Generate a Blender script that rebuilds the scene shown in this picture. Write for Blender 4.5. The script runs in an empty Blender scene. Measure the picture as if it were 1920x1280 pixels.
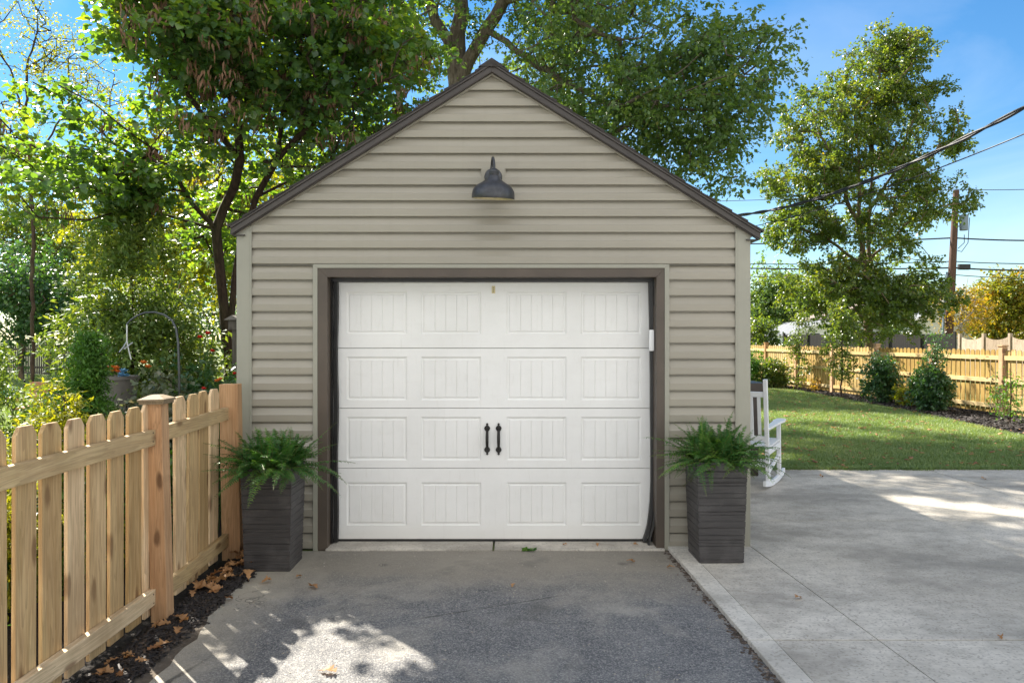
import bpy, bmesh, math, random
import numpy as np
from mathutils import Vector, Matrix
R = math.radians
C = bpy.context.scene.collection
sc = bpy.context.scene

# ------------------------------------------------------------------ camera, sky, sun, exposure
F, H, HOR = 1430.0, 1.62, 635.0          # focal length in photo pixels, eye height, horizon row
cam_d = bpy.data.cameras.new('camera'); cam = bpy.data.objects.new('camera', cam_d); C.objects.link(cam)
cam.location = (0, 0, H); cam.rotation_euler = (R(90), 0, 0)
cam_d.sensor_width = 36; cam_d.lens = 36 * F / 1920; cam_d.shift_y = (HOR - 640) / 1920
cam_d.clip_start = 0.05; cam_d.clip_end = 1200
sc.camera = cam
SUN_EL, SUN_AZ = 41.0, -40.5             # degrees; azimuth measured from +Y towards +X
S = Vector((math.sin(R(SUN_AZ)) * math.cos(R(SUN_EL)), math.cos(R(SUN_AZ)) * math.cos(R(SUN_EL)), math.sin(R(SUN_EL))))
sl = bpy.data.lights.new('sun', 'SUN'); sl.energy = 5.0; sl.angle = R(0.53); sl.color = (1.0, 0.95, 0.88)
so = bpy.data.objects.new('sun', sl); C.objects.link(so); so.rotation_euler = (-S).to_track_quat('-Z', 'Y').to_euler(); so.location = (-20, 30, 40)
w = bpy.data.worlds.new('World'); sc.world = w; w.use_nodes = True
wn = w.node_tree; wn.nodes.clear()
def wnode(t): return wn.nodes.new(t)
sky = wnode('ShaderNodeTexSky'); sky.sky_type = 'NISHITA'; sky.sun_disc = False
sky.sun_elevation = R(SUN_EL); sky.sun_rotation = R(SUN_AZ); sky.air_density = 1.0; sky.dust_density = 0.0; sky.ozone_density = 3.5
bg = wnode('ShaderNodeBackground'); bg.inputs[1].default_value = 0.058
wo = wnode('ShaderNodeOutputWorld')
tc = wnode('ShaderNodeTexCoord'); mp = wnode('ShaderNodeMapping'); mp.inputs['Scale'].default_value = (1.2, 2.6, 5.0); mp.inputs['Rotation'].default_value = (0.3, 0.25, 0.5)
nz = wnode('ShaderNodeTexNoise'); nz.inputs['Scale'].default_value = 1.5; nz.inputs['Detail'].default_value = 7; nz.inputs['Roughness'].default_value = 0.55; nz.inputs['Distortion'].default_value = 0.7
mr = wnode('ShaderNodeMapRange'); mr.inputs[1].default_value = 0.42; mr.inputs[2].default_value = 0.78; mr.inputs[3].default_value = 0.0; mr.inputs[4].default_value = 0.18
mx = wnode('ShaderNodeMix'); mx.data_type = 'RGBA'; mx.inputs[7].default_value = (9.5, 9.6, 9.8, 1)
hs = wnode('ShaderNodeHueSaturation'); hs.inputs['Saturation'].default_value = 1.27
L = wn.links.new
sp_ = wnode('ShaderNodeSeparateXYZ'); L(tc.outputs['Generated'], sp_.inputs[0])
cb = wnode('ShaderNodeMapRange'); cb.inputs[1].default_value = .25; cb.inputs[2].default_value = -.5; cb.inputs[3].default_value = 0.0; cb.inputs[4].default_value = 1.0; L(sp_.outputs[1], cb.inputs[0])  # extra bright cloud added to the unseen sky behind the camera as neutral fill
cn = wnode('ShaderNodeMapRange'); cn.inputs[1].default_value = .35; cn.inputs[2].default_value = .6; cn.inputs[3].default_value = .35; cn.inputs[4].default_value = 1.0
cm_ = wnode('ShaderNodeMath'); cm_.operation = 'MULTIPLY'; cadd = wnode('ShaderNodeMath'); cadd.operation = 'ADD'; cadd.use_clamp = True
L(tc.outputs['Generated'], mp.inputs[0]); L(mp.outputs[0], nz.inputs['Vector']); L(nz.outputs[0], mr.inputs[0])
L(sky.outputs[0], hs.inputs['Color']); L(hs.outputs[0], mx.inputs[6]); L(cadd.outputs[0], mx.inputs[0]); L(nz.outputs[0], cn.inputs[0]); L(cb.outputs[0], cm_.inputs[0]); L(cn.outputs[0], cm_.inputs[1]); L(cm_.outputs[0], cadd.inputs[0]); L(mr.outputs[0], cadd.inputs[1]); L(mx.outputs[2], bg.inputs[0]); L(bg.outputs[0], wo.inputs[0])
sc.view_settings.view_transform = 'Standard'; sc.view_settings.look = 'None'
sc.view_settings.exposure = 1.78; sc.view_settings.gamma = 1.0
sc.view_settings.use_white_balance = True; sc.view_settings.white_balance_temperature = 6900; sc.view_settings.white_balance_tint = 8
sc.render.engine = 'CYCLES'
try:
    sc.cycles.max_bounces = 7; sc.cycles.diffuse_bounces = 4; sc.cycles.transmission_bounces = 6; sc.cycles.transparent_max_bounces = 6
    sc.cycles.use_adaptive_sampling = True; sc.cycles.use_denoising = True
    sc.cycles.sample_clamp_indirect = 6.0
except Exception: pass

# ------------------------------------------------------------------ helpers
def P(px, py, Z):                        # a point at distance Z seen at photo pixel (px, py)
    return Vector(((px - 960) * Z / F, Z, H - (py - HOR) * Z / F))
def G(px, Z, z=0.0): return Vector(((px - 960) * Z / F, Z, z))

def tag(o, label=None, cat=None, group=None, kind=None):
    if label: o['label'] = label
    if cat: o['category'] = cat
    if group: o['group'] = group
    if kind: o['kind'] = kind
    return o
def thing(name, label, cat, loc=(0, 0, 0), rz=0.0, group=None):
    o = bpy.data.objects.new(name, None); o.empty_display_size = 0.1; C.objects.link(o)
    o.location = loc; o.rotation_euler = (0, 0, rz)
    return tag(o, label, cat, group)
def link(name, me, mat, parent=None, loc=None):
    o = bpy.data.objects.new(name, me); C.objects.link(o)
    if mat is not None and len(me.materials) == 0: me.materials.append(mat)
    if parent is not None: o.parent = parent
    if loc is not None: o.location = loc
    return o
def copy_tree(o, parent=None):
    c = o.copy(); C.objects.link(c); c.parent = parent
    for ch in list(o.children): copy_tree(ch, c)
    return c
def np_mesh(name, verts, faces, smooth=False, attr=None):   # faces: (n,k) array, all of one size
    verts = np.asarray(verts, np.float32); faces = np.asarray(faces, np.int32)
    me = bpy.data.meshes.new(name); n, k = faces.shape
    me.vertices.add(len(verts)); me.vertices.foreach_set('co', verts.ravel())
    me.loops.add(n * k); me.loops.foreach_set('vertex_index', faces.ravel())
    me.polygons.add(n); me.polygons.foreach_set('loop_start', np.arange(0, n * k, k, dtype=np.int32))
    try: me.polygons.foreach_set('loop_total', np.full(n, k, np.int32))
    except Exception: pass
    if smooth: me.polygons.foreach_set('use_smooth', np.ones(n, bool))
    if attr is not None:
        a = me.attributes.new('rnd', 'FLOAT', 'POINT'); a.data.foreach_set('value', np.asarray(attr, np.float32))
    me.update(calc_edges=True); me.validate(); return me
class MB:                                # collects faces for ONE mesh
    def __init__(s): s.v = []; s.f = []
    def add(s, vs, fs):
        b = len(s.v); s.v += [tuple(v) for v in vs]; s.f += [tuple(i + b for i in f) for f in fs]; return s
    def box(s, a, b, M=None):
        x0, y0, z0 = a; x1, y1, z1 = b
        vs = [Vector(p) for p in ((x0,y0,z0),(x1,y0,z0),(x1,y1,z0),(x0,y1,z0),(x0,y0,z1),(x1,y0,z1),(x1,y1,z1),(x0,y1,z1))]
        if M is not None: vs = [M @ v for v in vs]
        return s.add(vs, [(0,3,2,1),(4,5,6,7),(0,1,5,4),(1,2,6,5),(2,3,7,6),(3,0,4,7)])
    def prism(s, poly, y0, y1):          # poly in (x,z), counter-clockwise seen from -Y
        n = len(poly); vs = [(x, y0, z) for x, z in poly] + [(x, y1, z) for x, z in poly]
        return s.add(vs, [tuple(range(n)), tuple(range(2*n-1, n-1, -1))] + [(i, i+n, (i+1)%n+n, (i+1)%n) for i in range(n)])
    def tube(s, pts, r, n=8, caps=True):
        pts = [Vector(p) for p in pts]; rr = r if isinstance(r, (list, tuple)) else [r]*len(pts)
        b = len(s.v); up = None
        for i, p in enumerate(pts):
            d = (pts[min(i+1, len(pts)-1)] - pts[max(i-1, 0)]).normalized()
            if up is None: up = Vector((0,0,1)) if abs(d.z) < .9 else Vector((1,0,0))
            x = d.cross(up); 
            if x.length < 1e-4: x = d.cross(Vector((0,1,0)))
            x.normalize(); y = x.cross(d).normalized(); up = y
            for k in range(n):
                a = 2*math.pi*k/n; s.v.append(tuple(p + (x*math.cos(a) + y*math.sin(a))*rr[i]))
        for i in range(len(pts)-1):
            for k in range(n):
                a, c = b+i*n+k, b+i*n+(k+1)%n; s.f.append((a, c, c+n, a+n))
        if caps: s.f.append(tuple(b+k for k in range(n-1,-1,-1))); s.f.append(tuple(b+(len(pts)-1)*n+k for k in range(n)))
        return s
    def lathe(s, prof, n=32, M=None, cap=False):  # prof: (r,z)
        b = len(s.v)
        for r, z in prof:
            for k in range(n):
                a = 2*math.pi*k/n; v = Vector((r*math.cos(a), r*math.sin(a), z))
                s.v.append(tuple(M @ v if M is not None else v))
        for i in range(len(prof)-1):
            for k in range(n):
                a, c = b+i*n+k, b+i*n+(k+1)%n; s.f.append((a, c, c+n, a+n))
        if cap: s.f.append(tuple(b+(len(prof)-1)*n+k for k in range(n)))
        return s
    def build(s, name, mat, parent=None, loc=None, bevel=0, smooth=False, seg=2):
        me = bpy.data.meshes.new(name); me.from_pydata(s.v, [], s.f); me.update()
        if bevel or smooth:
            bm = bmesh.new(); bm.from_mesh(me)
            if bevel:
                es = [e for e in bm.edges if len(e.link_faces) == 2 and e.calc_face_angle(0) > .5]
                bmesh.ops.bevel(bm, geom=es, offset=bevel, segments=seg, profile=.6, affect='EDGES', clamp_overlap=True)
            bm.to_mesh(me); bm.free()
            if smooth:
                for p in me.polygons: p.use_smooth = True
                try: me.set_sharp_from_angle(angle=R(38))
                except Exception: pass
        return link(name, me, mat, parent, loc)

# ---- materials
def mat_new(name):
    m = bpy.data.materials.new(name); m.use_nodes = True; nt = m.node_tree; nt.nodes.clear()
    return m, nt
class NT:
    def __init__(s, name): s.m, s.t = mat_new(name); s.out = s.n('ShaderNodeOutputMaterial'); s._tc = None
    def n(s, t, **kw):
        nd = s.t.nodes.new(t)
        for k, v in kw.items(): setattr(nd, k, v)
        return nd
    def l(s, a, b): s.t.links.new(a, b)
    def tc(s, which='Object'):
        if s._tc is None: s._tc = s.n('ShaderNodeTexCoord')
        return s._tc.outputs[which]
    def mapped(s, scale=(1,1,1), rot=(0,0,0), which='Object', rnd=False):
        m = s.n('ShaderNodeMapping'); m.inputs['Scale'].default_value = scale; m.inputs['Rotation'].default_value = rot
        src = s.tc(which)
        if rnd:
            oi = s.n('ShaderNodeObjectInfo'); mu = s.n('ShaderNodeVectorMath', operation='SCALE'); mu.inputs[0].default_value = (7.3, 5.1, 9.7)
            s.l(oi.outputs['Random'], mu.inputs['Scale']); ad = s.n('ShaderNodeVectorMath', operation='ADD'); s.l(src, ad.inputs[0]); s.l(mu.outputs[0], ad.inputs[1]); src = ad.outputs[0]
        s.l(src, m.inputs[0]); return m.outputs[0]
    def noise(s, vec, scale=5, detail=4, rough=.5, dist=0):
        n = s.n('ShaderNodeTexNoise'); n.inputs['Scale'].default_value = scale; n.inputs['Detail'].default_value = detail
        n.inputs['Roughness'].default_value = rough; n.inputs['Distortion'].default_value = dist; s.l(vec, n.inputs['Vector']); return n.outputs[0]
    def voro(s, vec, scale=5, feat='F1', out=0):
        n = s.n('ShaderNodeTexVoronoi', feature=feat); n.inputs['Scale'].default_value = scale; s.l(vec, n.inputs['Vector']); return n.outputs[out]
    def rng(s, v, a, b, c=0., d=1.):
        n = s.n('ShaderNodeMapRange'); n.clamp = True
        for i, x in enumerate((a, b, c, d)): n.inputs[i+1].default_value = x
        s.l(v, n.inputs[0]); return n.outputs[0]
    def ramp(s, v, stops):
        n = s.n('ShaderNodeValToRGB'); e = n.color_ramp.elements
        while len(e) < len(stops): e.new(.5)
        for i, (p, c) in enumerate(stops): e[i].position = p; e[i].color = (*c, 1)
        s.l(v, n.inputs[0]); return n.outputs[0]
    def mix(s, f, a, b, mode='MIX'):
        n = s.n('ShaderNodeMix', data_type='RGBA', blend_type=mode)
        for i, x in ((0, f), (6, a), (7, b)):
            if hasattr(x, 'links') or hasattr(x, 'is_linked'): s.l(x, n.inputs[i])
            else: n.inputs[i].default_value = x if i == 0 else (*x, 1)
        return n.outputs[2]
    def math(s, op, a, b=0.):
        n = s.n('ShaderNodeMath', operation=op)
        for i, x in ((0, a), (1, b)):
            if hasattr(x, 'is_linked'): s.l(x, n.inputs[i])
            else: n.inputs[i].default_value = x
        return n.outputs[0]
    def bump(s, h, strength=.3, dist=.01, normal=None):
        n = s.n('ShaderNodeBump'); n.inputs['Strength'].default_value = strength; n.inputs['Distance'].default_value = dist; s.l(h, n.inputs['Height'])
        if normal is not None: s.l(normal, n.inputs['Normal'])
        return n.outputs[0]
    def bsdf(s, col, rough=.6, normal=None, metal=0., spec=.5):
        b = s.n('ShaderNodeBsdfPrincipled')
        if hasattr(col, 'is_linked'): s.l(col, b.inputs['Base Color'])
        else: b.inputs['Base Color'].default_value = (*col, 1)
        if hasattr(rough, 'is_linked'): s.l(rough, b.inputs['Roughness'])
        else: b.inputs['Roughness'].default_value = rough
        b.inputs['Metallic'].default_value = metal; b.inputs['Specular IOR Level'].default_value = spec
        if normal is not None: s.l(normal, b.inputs['Normal'])
        s.l(b.outputs[0], s.out.inputs[0]); s.b = b; return s.m

def m_plain(name, col, rough=.6, var=.12, scale=6, metal=0., bump=.0, spec=.5, bscale=60):
    t = NT(name); v = t.mapped(); f = t.noise(v, scale, 5, .6)
    c = t.mix(t.rng(f, .3, .7), tuple(x*(1-var) for x in col), tuple(min(1, x*(1+var)) for x in col))
    nm = t.bump(t.noise(v, bscale, 3), bump, .003) if bump else None
    return t.bsdf(c, rough, nm, metal, spec)

def m_leaf(name, stops, trans, tmix=.4, rough=.45, spec=.4):
    t = NT(name); a = t.n('ShaderNodeAttribute', attribute_name='rnd')
    n = t.noise(t.mapped(), .9, 2)
    f = t.math('ADD', t.math('MULTIPLY', a.outputs['Fac'], .7), t.math('MULTIPLY', t.rng(n, .3, .7), .3))
    col = t.ramp(f, stops); t.bsdf(col, rough, None, 0, spec)
    tr = t.n('ShaderNodeBsdfTranslucent'); tcol = t.mix(1.0, col, trans, 'MULTIPLY'); t.l(tcol, tr.inputs[0])
    ms = t.n('ShaderNodeMixShader'); ms.inputs[0].default_value = tmix
    t.l(t.b.outputs[0], ms.inputs[1]); t.l(tr.outputs[0], ms.inputs[2]); t.l(ms.outputs[0], t.out.inputs[0]); return t.m

def m_wood(name, light, dark, knot, axis='z', green=.0, rough=.75, gscale=1.0, contrast=1.0):
    t = NT(name); k = (1, 1, .06) if axis == 'z' else ((1, .06, 1) if axis == 'y' else (.06, 1, 1))
    v = t.mapped(tuple(x*22*gscale for x in k), rnd=True)
    g1 = t.noise(v, 1.6, 6, .62, 1.4)
    vw = t.mapped(tuple(x*9*gscale for x in k), rnd=True); wv = t.noise(vw, 1.3, 3, .5, 2.2)
    gr = t.math('FRACT', t.math('MULTIPLY', wv, 7.0)); gr = t.rng(gr, .0, .9)
    c = t.mix(t.rng(g1, .36, .64), light, dark)
    c = t.mix(t.math('MULTIPLY', t.rng(gr, .5, 1), .45*contrast), c, tuple(x*.55 for x in dark))
    kv = t.mapped((5, .5, 1.9) if axis == 'z' else ((.5, 1.9, 5) if axis == 'y' else (1.9, .5, 5)), rnd=True)
    sp3 = t.n('ShaderNodeSeparateXYZ'); t.l(kv, sp3.inputs[0]); cb3 = t.n('ShaderNodeCombineXYZ'); o3 = {'z': (0, 2), 'y': (2, 1), 'x': (2, 0)}[axis]
    t.l(sp3.outputs[o3[0]], cb3.inputs[0]); t.l(sp3.outputs[o3[1]], cb3.inputs[1]); kd_ = t.n('ShaderNodeTexVoronoi', voronoi_dimensions='2D'); kd_.inputs['Scale'].default_value = .95; t.l(cb3.outputs[0], kd_.inputs['Vector']); kd = kd_.outputs[0]; kf = t.rng(t.math('ADD', kd, t.math('MULTIPLY', t.noise(kv, 5, 2), .10)), .105, .165, 1, 0)
    c = t.mix(t.math('MULTIPLY', kf, .85), c, knot)
    oi = t.n('ShaderNodeObjectInfo'); hv = t.n('ShaderNodeHueSaturation'); t.l(c, hv.inputs['Color'])
    t.l(t.rng(oi.outputs['Random'], 0, 1, .72, 1.16), hv.inputs['Value']); t.l(t.rng(oi.outputs['Random'], 0, 1, 1.1, .85), hv.inputs['Saturation']); c = hv.outputs[0]
    if green:
        gn = t.noise(t.mapped((3, 3, 1), rnd=True), 1.6, 4, .6); c = t.mix(t.math('MULTIPLY', t.rng(gn, .48, .72), green), c, (.26, .27, .07))
    big = t.noise(t.mapped((1.5,1.5,.8), rnd=True), 2.0, 4, .6); c = t.mix(t.rng(big, .38, .7, 0, .55), c, tuple(x*.6 for x in dark))
    h = t.math('ADD', t.math('MULTIPLY', g1, .6), t.math('MULTIPLY', gr, .4))
    return t.bsdf(c, rough, t.bump(h, .35, .003), 0, .3)

M = {}
# vinyl siding: faint embossed grain along the boards, soft weathering
def m_siding(name, col, rot=False):
    t = NT(name); v = t.mapped((.5, 8, 8) if not rot else (8, 8, .5)); g = t.noise(v, 14, 5, .65)
    b = t.noise(t.mapped((.6, 1, 1.6)), 1.4, 5, .6)
    c = t.mix(t.rng(b, .3, .72), tuple(x*.9 for x in col), tuple(x*1.06 for x in col))
    c = t.mix(t.rng(g, .3, .75, 0, .25), c, tuple(x*.78 for x in col))
    dr = t.noise(t.mapped((9, 1, .35)), 1.6, 4, .6); c = t.mix(t.rng(dr, .56, .8, 0, .12), c, (.17, .16, .12))
    return t.bsdf(c, .36, t.bump(g, .22, .0015), 0, .55)
M['siding'] = m_siding('vinyl_siding', (.312, .284, .232)); M['trimv'] = m_siding('vinyl_trim', (.295, .284, .232), True)
M['brown'] = m_plain('brown_trim_metal', (.078, .058, .043), .45, .2, 3, bump=.1)
M['seal'] = m_plain('black_rubber', (.018, .017, .017), .45, .3, 12)
t = NT('door_white'); v = t.mapped(); n1 = t.noise(v, 1.3, 6, .65); n2 = t.noise(t.mapped((14, 14, 2.2)), 3, 5, .6)
c = t.mix(t.rng(n1, .35, .75), (.80, .79, .775), (.70, .69, .67)); c = t.mix(t.rng(n2, .58, .8, 0, .3), c, (.56, .53, .48))
sx = t.n('ShaderNodeSeparateXYZ'); t.l(v, sx.inputs[0]); lowf = t.rng(t.math('ADD', sx.outputs[2], t.math('MULTIPLY', n1, .12)), .02, .26, .4, 0); c = t.mix(lowf, c, (.55, .51, .43))
gr_ = t.rng(t.noise(t.mapped((2, 1, 9)), 2.2, 6, .7), .55, .8, 0, .22); c = t.mix(gr_, c, (.58, .56, .52)); spot = t.rng(t.voro(t.mapped(), 3.1), .008, .014, 1, 0); c = t.mix(t.math('MULTIPLY', spot, .7), c, (.3, .18, .1))
M['door'] = t.bsdf(c, .42, t.bump(t.noise(t.mapped((60, 60, 6)), 8, 3), .12, .001), 0, .45)
M['iron'] = m_plain('black_iron', (.016, .014, .013), .42, .3, 30, .3, .25)
M['lamp'] = m_plain('lamp_metal', (.060, .062, .070), .45, .3, 25, .5, .15)
M['lampin'] = m_plain('lamp_inside_enamel', (.62, .55, .36), .4, .2, 20)
M['plastic'] = m_plain('white_plastic', (.8, .8, .8), .35, .03)
M['shingle'] = m_plain('asphalt_shingle', (.035, .030, .028), .85, .35, 30, bump=.5)
M['pot'] = None
t = NT('planter_resin'); v = t.mapped((.8, .8, 14)); g = t.noise(v, 9, 5, .7); g2 = t.noise(t.mapped((30, 30, 60)), 5, 3); d = t.noise(t.mapped(), 5, 5, .65)
c = t.mix(t.rng(g, .3, .75), (.026, .024, .025), (.064, .057, .056)); c = t.mix(t.rng(d, .5, .78, 0, .6), c, (.13, .122, .12))
c = t.mix(t.rng(g2, .6, .78, 0, .25), c, (.14, .13, .12))
M['pot'] = t.bsdf(c, .48, t.bump(g, .5, .004), 0, .45)
M['soil'] = m_plain('potting_soil', (.03, .02, .014), .95, .4, 30, bump=.8)
M['pine_z'] = m_wood('pine_upright', (.76, .535, .29), (.54, .34, .165), (.20, .10, .045), 'z', .14)
M['pine_y'] = m_wood('pine_rail', (.74, .55, .32), (.58, .40, .215), (.22, .115, .055), 'y', .1)
M['post'] = m_wood('pine_post', (.58, .345, .18), (.46, .25, .12), (.10, .045, .02), 'z', .05)
M['cap'] = m_wood('weathered_cap', (.36, .27, .17), (.23, .17, .11), (.06, .04, .03), 'y', .4)
M['pine_x'] = m_wood('far_fence_rail', (.72, .54, .27), (.56, .40, .18), (.2, .1, .04), 'x', .15)
M['far_z'] = m_wood('far_fence_upright', (.58, .39, .14), (.38, .24, .07), (.2, .1, .04), 'z', .3, gscale=.7)
M['grey_wood'] = m_wood('grey_fence', (.16, .14, .12), (.09, .08, .07), (.05, .04, .03), 'z', .1)
M['dark_wood'] = m_plain('dark_fence', (.013, .010, .010), .8, .35, 3, bump=.2)
M['pale_wood'] = m_wood('pale_fence', (.50, .40, .31), (.40, .30, .22), (.2, .14, .1), 'z', 0)
M['white'] = m_plain('white_paint', (.80, .81, .83), .4, .04, 5)
M['table'] = m_plain('dark_brown_wood', (.035, .024, .018), .5, .3, 8)
M['bark'] = None
def m_bark(name, a, b, sc_=1.0):
    t = NT(name); g = t.noise(t.mapped((9*sc_, 9*sc_, 1.6*sc_)), 2.2, 6, .65, .6); bb = t.noise(t.mapped(), 1.2, 3)
    c = t.mix(t.rng(g, .35, .65), a, b); c = t.mix(t.rng(bb, .5, .75, 0, .4), c, (.10, .11, .05))
    return t.bsdf(c, .9, t.bump(g, .8, .02), 0, .2)
M['bark'] = m_bark('oak_bark', (.055, .042, .032), (.16, .13, .105)); M['bark2'] = m_bark('redbud_bark', (.030, .020, .016), (.095, .062, .046), 1.6)
M['bark3'] = m_bark('pale_bark', (.25, .22, .19), (.42, .38, .34)); M['bark4'] = m_bark('tan_bark', (.10, .07, .05), (.22, .16, .11))
# leaves
M['redbud'] = m_leaf('redbud_leaf', [(.0, (.045, .11, .055)), (.5, (.078, .155, .058)), (.82, (.15, .21, .055)), (1., (.30, .26, .05))], (3.0, 2.6, .35), .48, .36, .8)
M['oak'] = m_leaf('oak_leaf', [(.0, (.055, .115, .050)), (.55, (.095, .165, .055)), (.88, (.16, .20, .05)), (1., (.28, .18, .05))], (2.3, 2.1, .5), .42, .4, .6)
M['pear'] = m_leaf('bright_leaf', [(.0, (.040, .080, .024)), (.5, (.082, .130, .032)), (.85, (.15, .17, .035)), (1., (.27, .15, .035))], (2.8, 2.5, .6), .4, .32, .6)
M['sunny'] = m_leaf('yellow_green_leaf', [(.0, (.08, .125, .02)), (.5, (.17, .20, .025)), (.85, (.30, .27, .03)), (1., (.40, .22, .03))], (2.4, 2.1, .5), .45)
M['autumn'] = m_leaf('autumn_leaf', [(.0, (.16, .14, .02)), (.4, (.32, .24, .03)), (.75, (.45, .22, .03)), (1., (.42, .11, .025))], (2., 1.7, .6), .45)
M['maple'] = m_leaf('maple_leaf', [(.0, (.07, .12, .02)), (.45, (.17, .19, .03)), (.75, (.34, .23, .03)), (1., (.46, .16, .03))], (2.0, 1.8, .5), .42)
M['conifer'] = m_leaf('conifer_spray', [(.0, (.06, .13, .045)), (.55, (.14, .21, .055)), (.88, (.24, .27, .07)), (1., (.42, .20, .07))], (2.4, 2.1, .5), .3, .5)
M['arbor'] = m_leaf('arborvitae_spray', [(.0, (.05, .13, .03)), (.6, (.085, .19, .035)), (1., (.17, .26, .045))], (2.8, 2.6, .5), .28, .5)
M['gold'] = m_leaf('golden_spray', [(.0, (.14, .18, .02)), (.6, (.29, .30, .03)), (1., (.46, .40, .05))], (1.9, 1.7, .5), .45, .5)
M['darkshrub'] = m_leaf('dark_shrub_leaf', [(.0, (.03, .08, .04)), (.6, (.055, .13, .05)), (1., (.12, .19, .07))], (2.6, 2.4, .6), .3, .35, .6)
M['silver'] = m_leaf('grey_green_leaf', [(.0, (.07, .10, .06)), (.5, (.15, .18, .11)), (.85, (.26, .26, .22)), (1., (.34, .20, .10))], (1.9, 1.7, .9), .3, .4)
M['fern'] = m_leaf('fern_pinna', [(.0, (.025, .085, .030)), (.55, (.06, .165, .045)), (.90, (.18, .30, .06)), (1., (.28, .19, .06))], (2.4, 2.4, .5), .3, .42)
M['grass'] = m_leaf('grass_blade', [(.0, (.10, .165, .060)), (.5, (.165, .235, .095)), (.84, (.27, .30, .14)), (1., (.46, .39, .24))], (2.0, 2.0, .6), .3, .5)
M['pod'] = m_plain('seed_pod', (.20, .105, .06), .7, .4, 3)
M['dry'] = m_leaf('dry_leaf', [(.0, (.16, .072, .030)), (.5, (.30, .145, .062)), (1., (.48, .27, .12))], (1.5, 1.3, .8), .25, .6)
M['hollyred'] = m_plain('red_petal', (.65, .02, .015), .5); M['orange'] = m_plain('orange_petal', (.75, .22, .04), .5); M['bluep'] = m_plain('blue_petal', (.16, .36, .55), .5); M['whitep'] = m_plain('pale_petal', (.75, .70, .72), .5)
M['terra'] = m_plain('terracotta', (.42, .20, .12), .8, .15); M['greypot'] = m_plain('grey_pot', (.17, .155, .145), .7, .2)
M['greenp'] = m_plain('green_plastic', (.02, .20, .10), .4); M['steel'] = m_plain('hook_steel', (.09, .10, .11), .4, .1, metal=.6); M['steel2'] = m_plain('pale_wire', (.5, .52, .54), .35, .1, metal=.5)
M['wire'] = m_plain('cable_black', (.02, .022, .026), .6); M['pole'] = m_wood('utility_pole_wood', (.17, .095, .07), (.10, .055, .042), (.05, .03, .02), 'z', 0)
M['trans'] = m_plain('transformer_grey', (.16, .20, .25), .5, .1, metal=.2)
M['wallw'] = m_plain('white_house_wall', (.74, .74, .73), .6, .05); M['roofd'] = m_plain('slate_roof', (.13, .14, .16), .8, .2, 2); M['roofb'] = m_plain('brown_roof', (.19, .15, .13), .85, .2, 2)
M['glass'] = m_plain('window_glass', (.03, .035, .04), .1, .1)

# ------------------------------------------------------------------ ground and paving
X0 = -1.75                                                   # asphalt's ragged left edge
def ground_mat():
    t = NT('lawn_soil'); v = t.mapped(); a = t.noise(v, .35, 5, .6); b = t.noise(v, 9, 6, .7); 
    c = t.mix(t.rng(a, .35, .65), (.10, .15, .045), (.17, .19, .08)); c = t.mix(t.rng(b, .45, .75, 0, .6), c, (.16, .135, .075))
    return t.bsdf(c, .9, t.bump(b, .6, .03), 0, .2)
def sheet(name, poly, z, mat, thick=0.0, kind='structure', sub=None):
    bm = bmesh.new(); vs = [bm.verts.new((x, y, z)) for x, y in poly]; f = bm.faces.new(vs)
    if f.normal.z < 0: f.normal_flip()
    bm.normal_update()
    if f.normal.z < 0: f.normal_flip()
    if thick:
        r = bmesh.ops.extrude_face_region(bm, geom=[f]); 
        for q in r['geom']:
            if isinstance(q, bmesh.types.BMVert): q.co.z -= thick
        bm.normal_update(); bmesh.ops.recalc_face_normals(bm, faces=bm.faces)
    me = bpy.data.meshes.new(name); bm.to_mesh(me); bm.free(); return tag(link(name, me, mat), kind=kind)
sheet('ground', [(-400, -60), (400, -60), (400, 700), (-400, 700)], 0.0, ground_mat())
# asphalt
t = NT('asphalt'); v = t.mapped(); sp = t.voro(v, 130); sp2 = t.voro(v, 62); nn = t.noise(v, 220, 2); big = t.noise(v, .9, 5, .62, .4); med = t.noise(v, 3.6, 6, .7)
c = t.mix(t.rng(med, .3, .7), (.082, .084, .092), (.175, .173, .172))
spc = t.n('ShaderNodeTexVoronoi'); spc.inputs['Scale'].default_value = 150; t.l(v, spc.inputs['Vector'])
sep = t.n('ShaderNodeSeparateColor'); t.l(spc.outputs['Color'], sep.inputs[0])
c = t.mix(t.rng(sep.outputs[0], .45, 1.0, 0, .62), c, (.42, .40, .37)); c = t.mix(t.rng(sep.outputs[1], .8, 1.0, 0, .6), c, (.03, .03, .034))
worn = t.rng(t.noise(v, 1.25, 6, .68, .5), .50, .66); c = t.mix(t.math('MULTIPLY', worn, .7), c, (.36, .335, .29))
sxy = t.n('ShaderNodeSeparateXYZ'); t.l(v, sxy.inputs[0])
nearw = t.rng(t.math('ADD', sxy.outputs[1], t.math('MULTIPLY', t.noise(v, 1.8, 5, .65), 1.5)), 5.3, 6.1)     # dusty strip that collects against the apron
c = t.mix(t.math('MULTIPLY', nearw, .72), c, (.255, .225, .18))
edge = t.rng(t.math('ADD', sxy.outputs[0], t.math('MULTIPLY', t.noise(v, 5, 5, .65), -.5)), -1.98, -1.55, 1, 0); c = t.mix(t.math('MULTIPLY', edge, .75), c, (.40, .36, .29))
stain = t.rng(t.noise(t.mapped((1, 1, 1), (0, 0, .5)), 2.1, 4, .55), .60, .72); c = t.mix(t.math('MULTIPLY', stain, .5), c, (.085, .08, .075))
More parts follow.
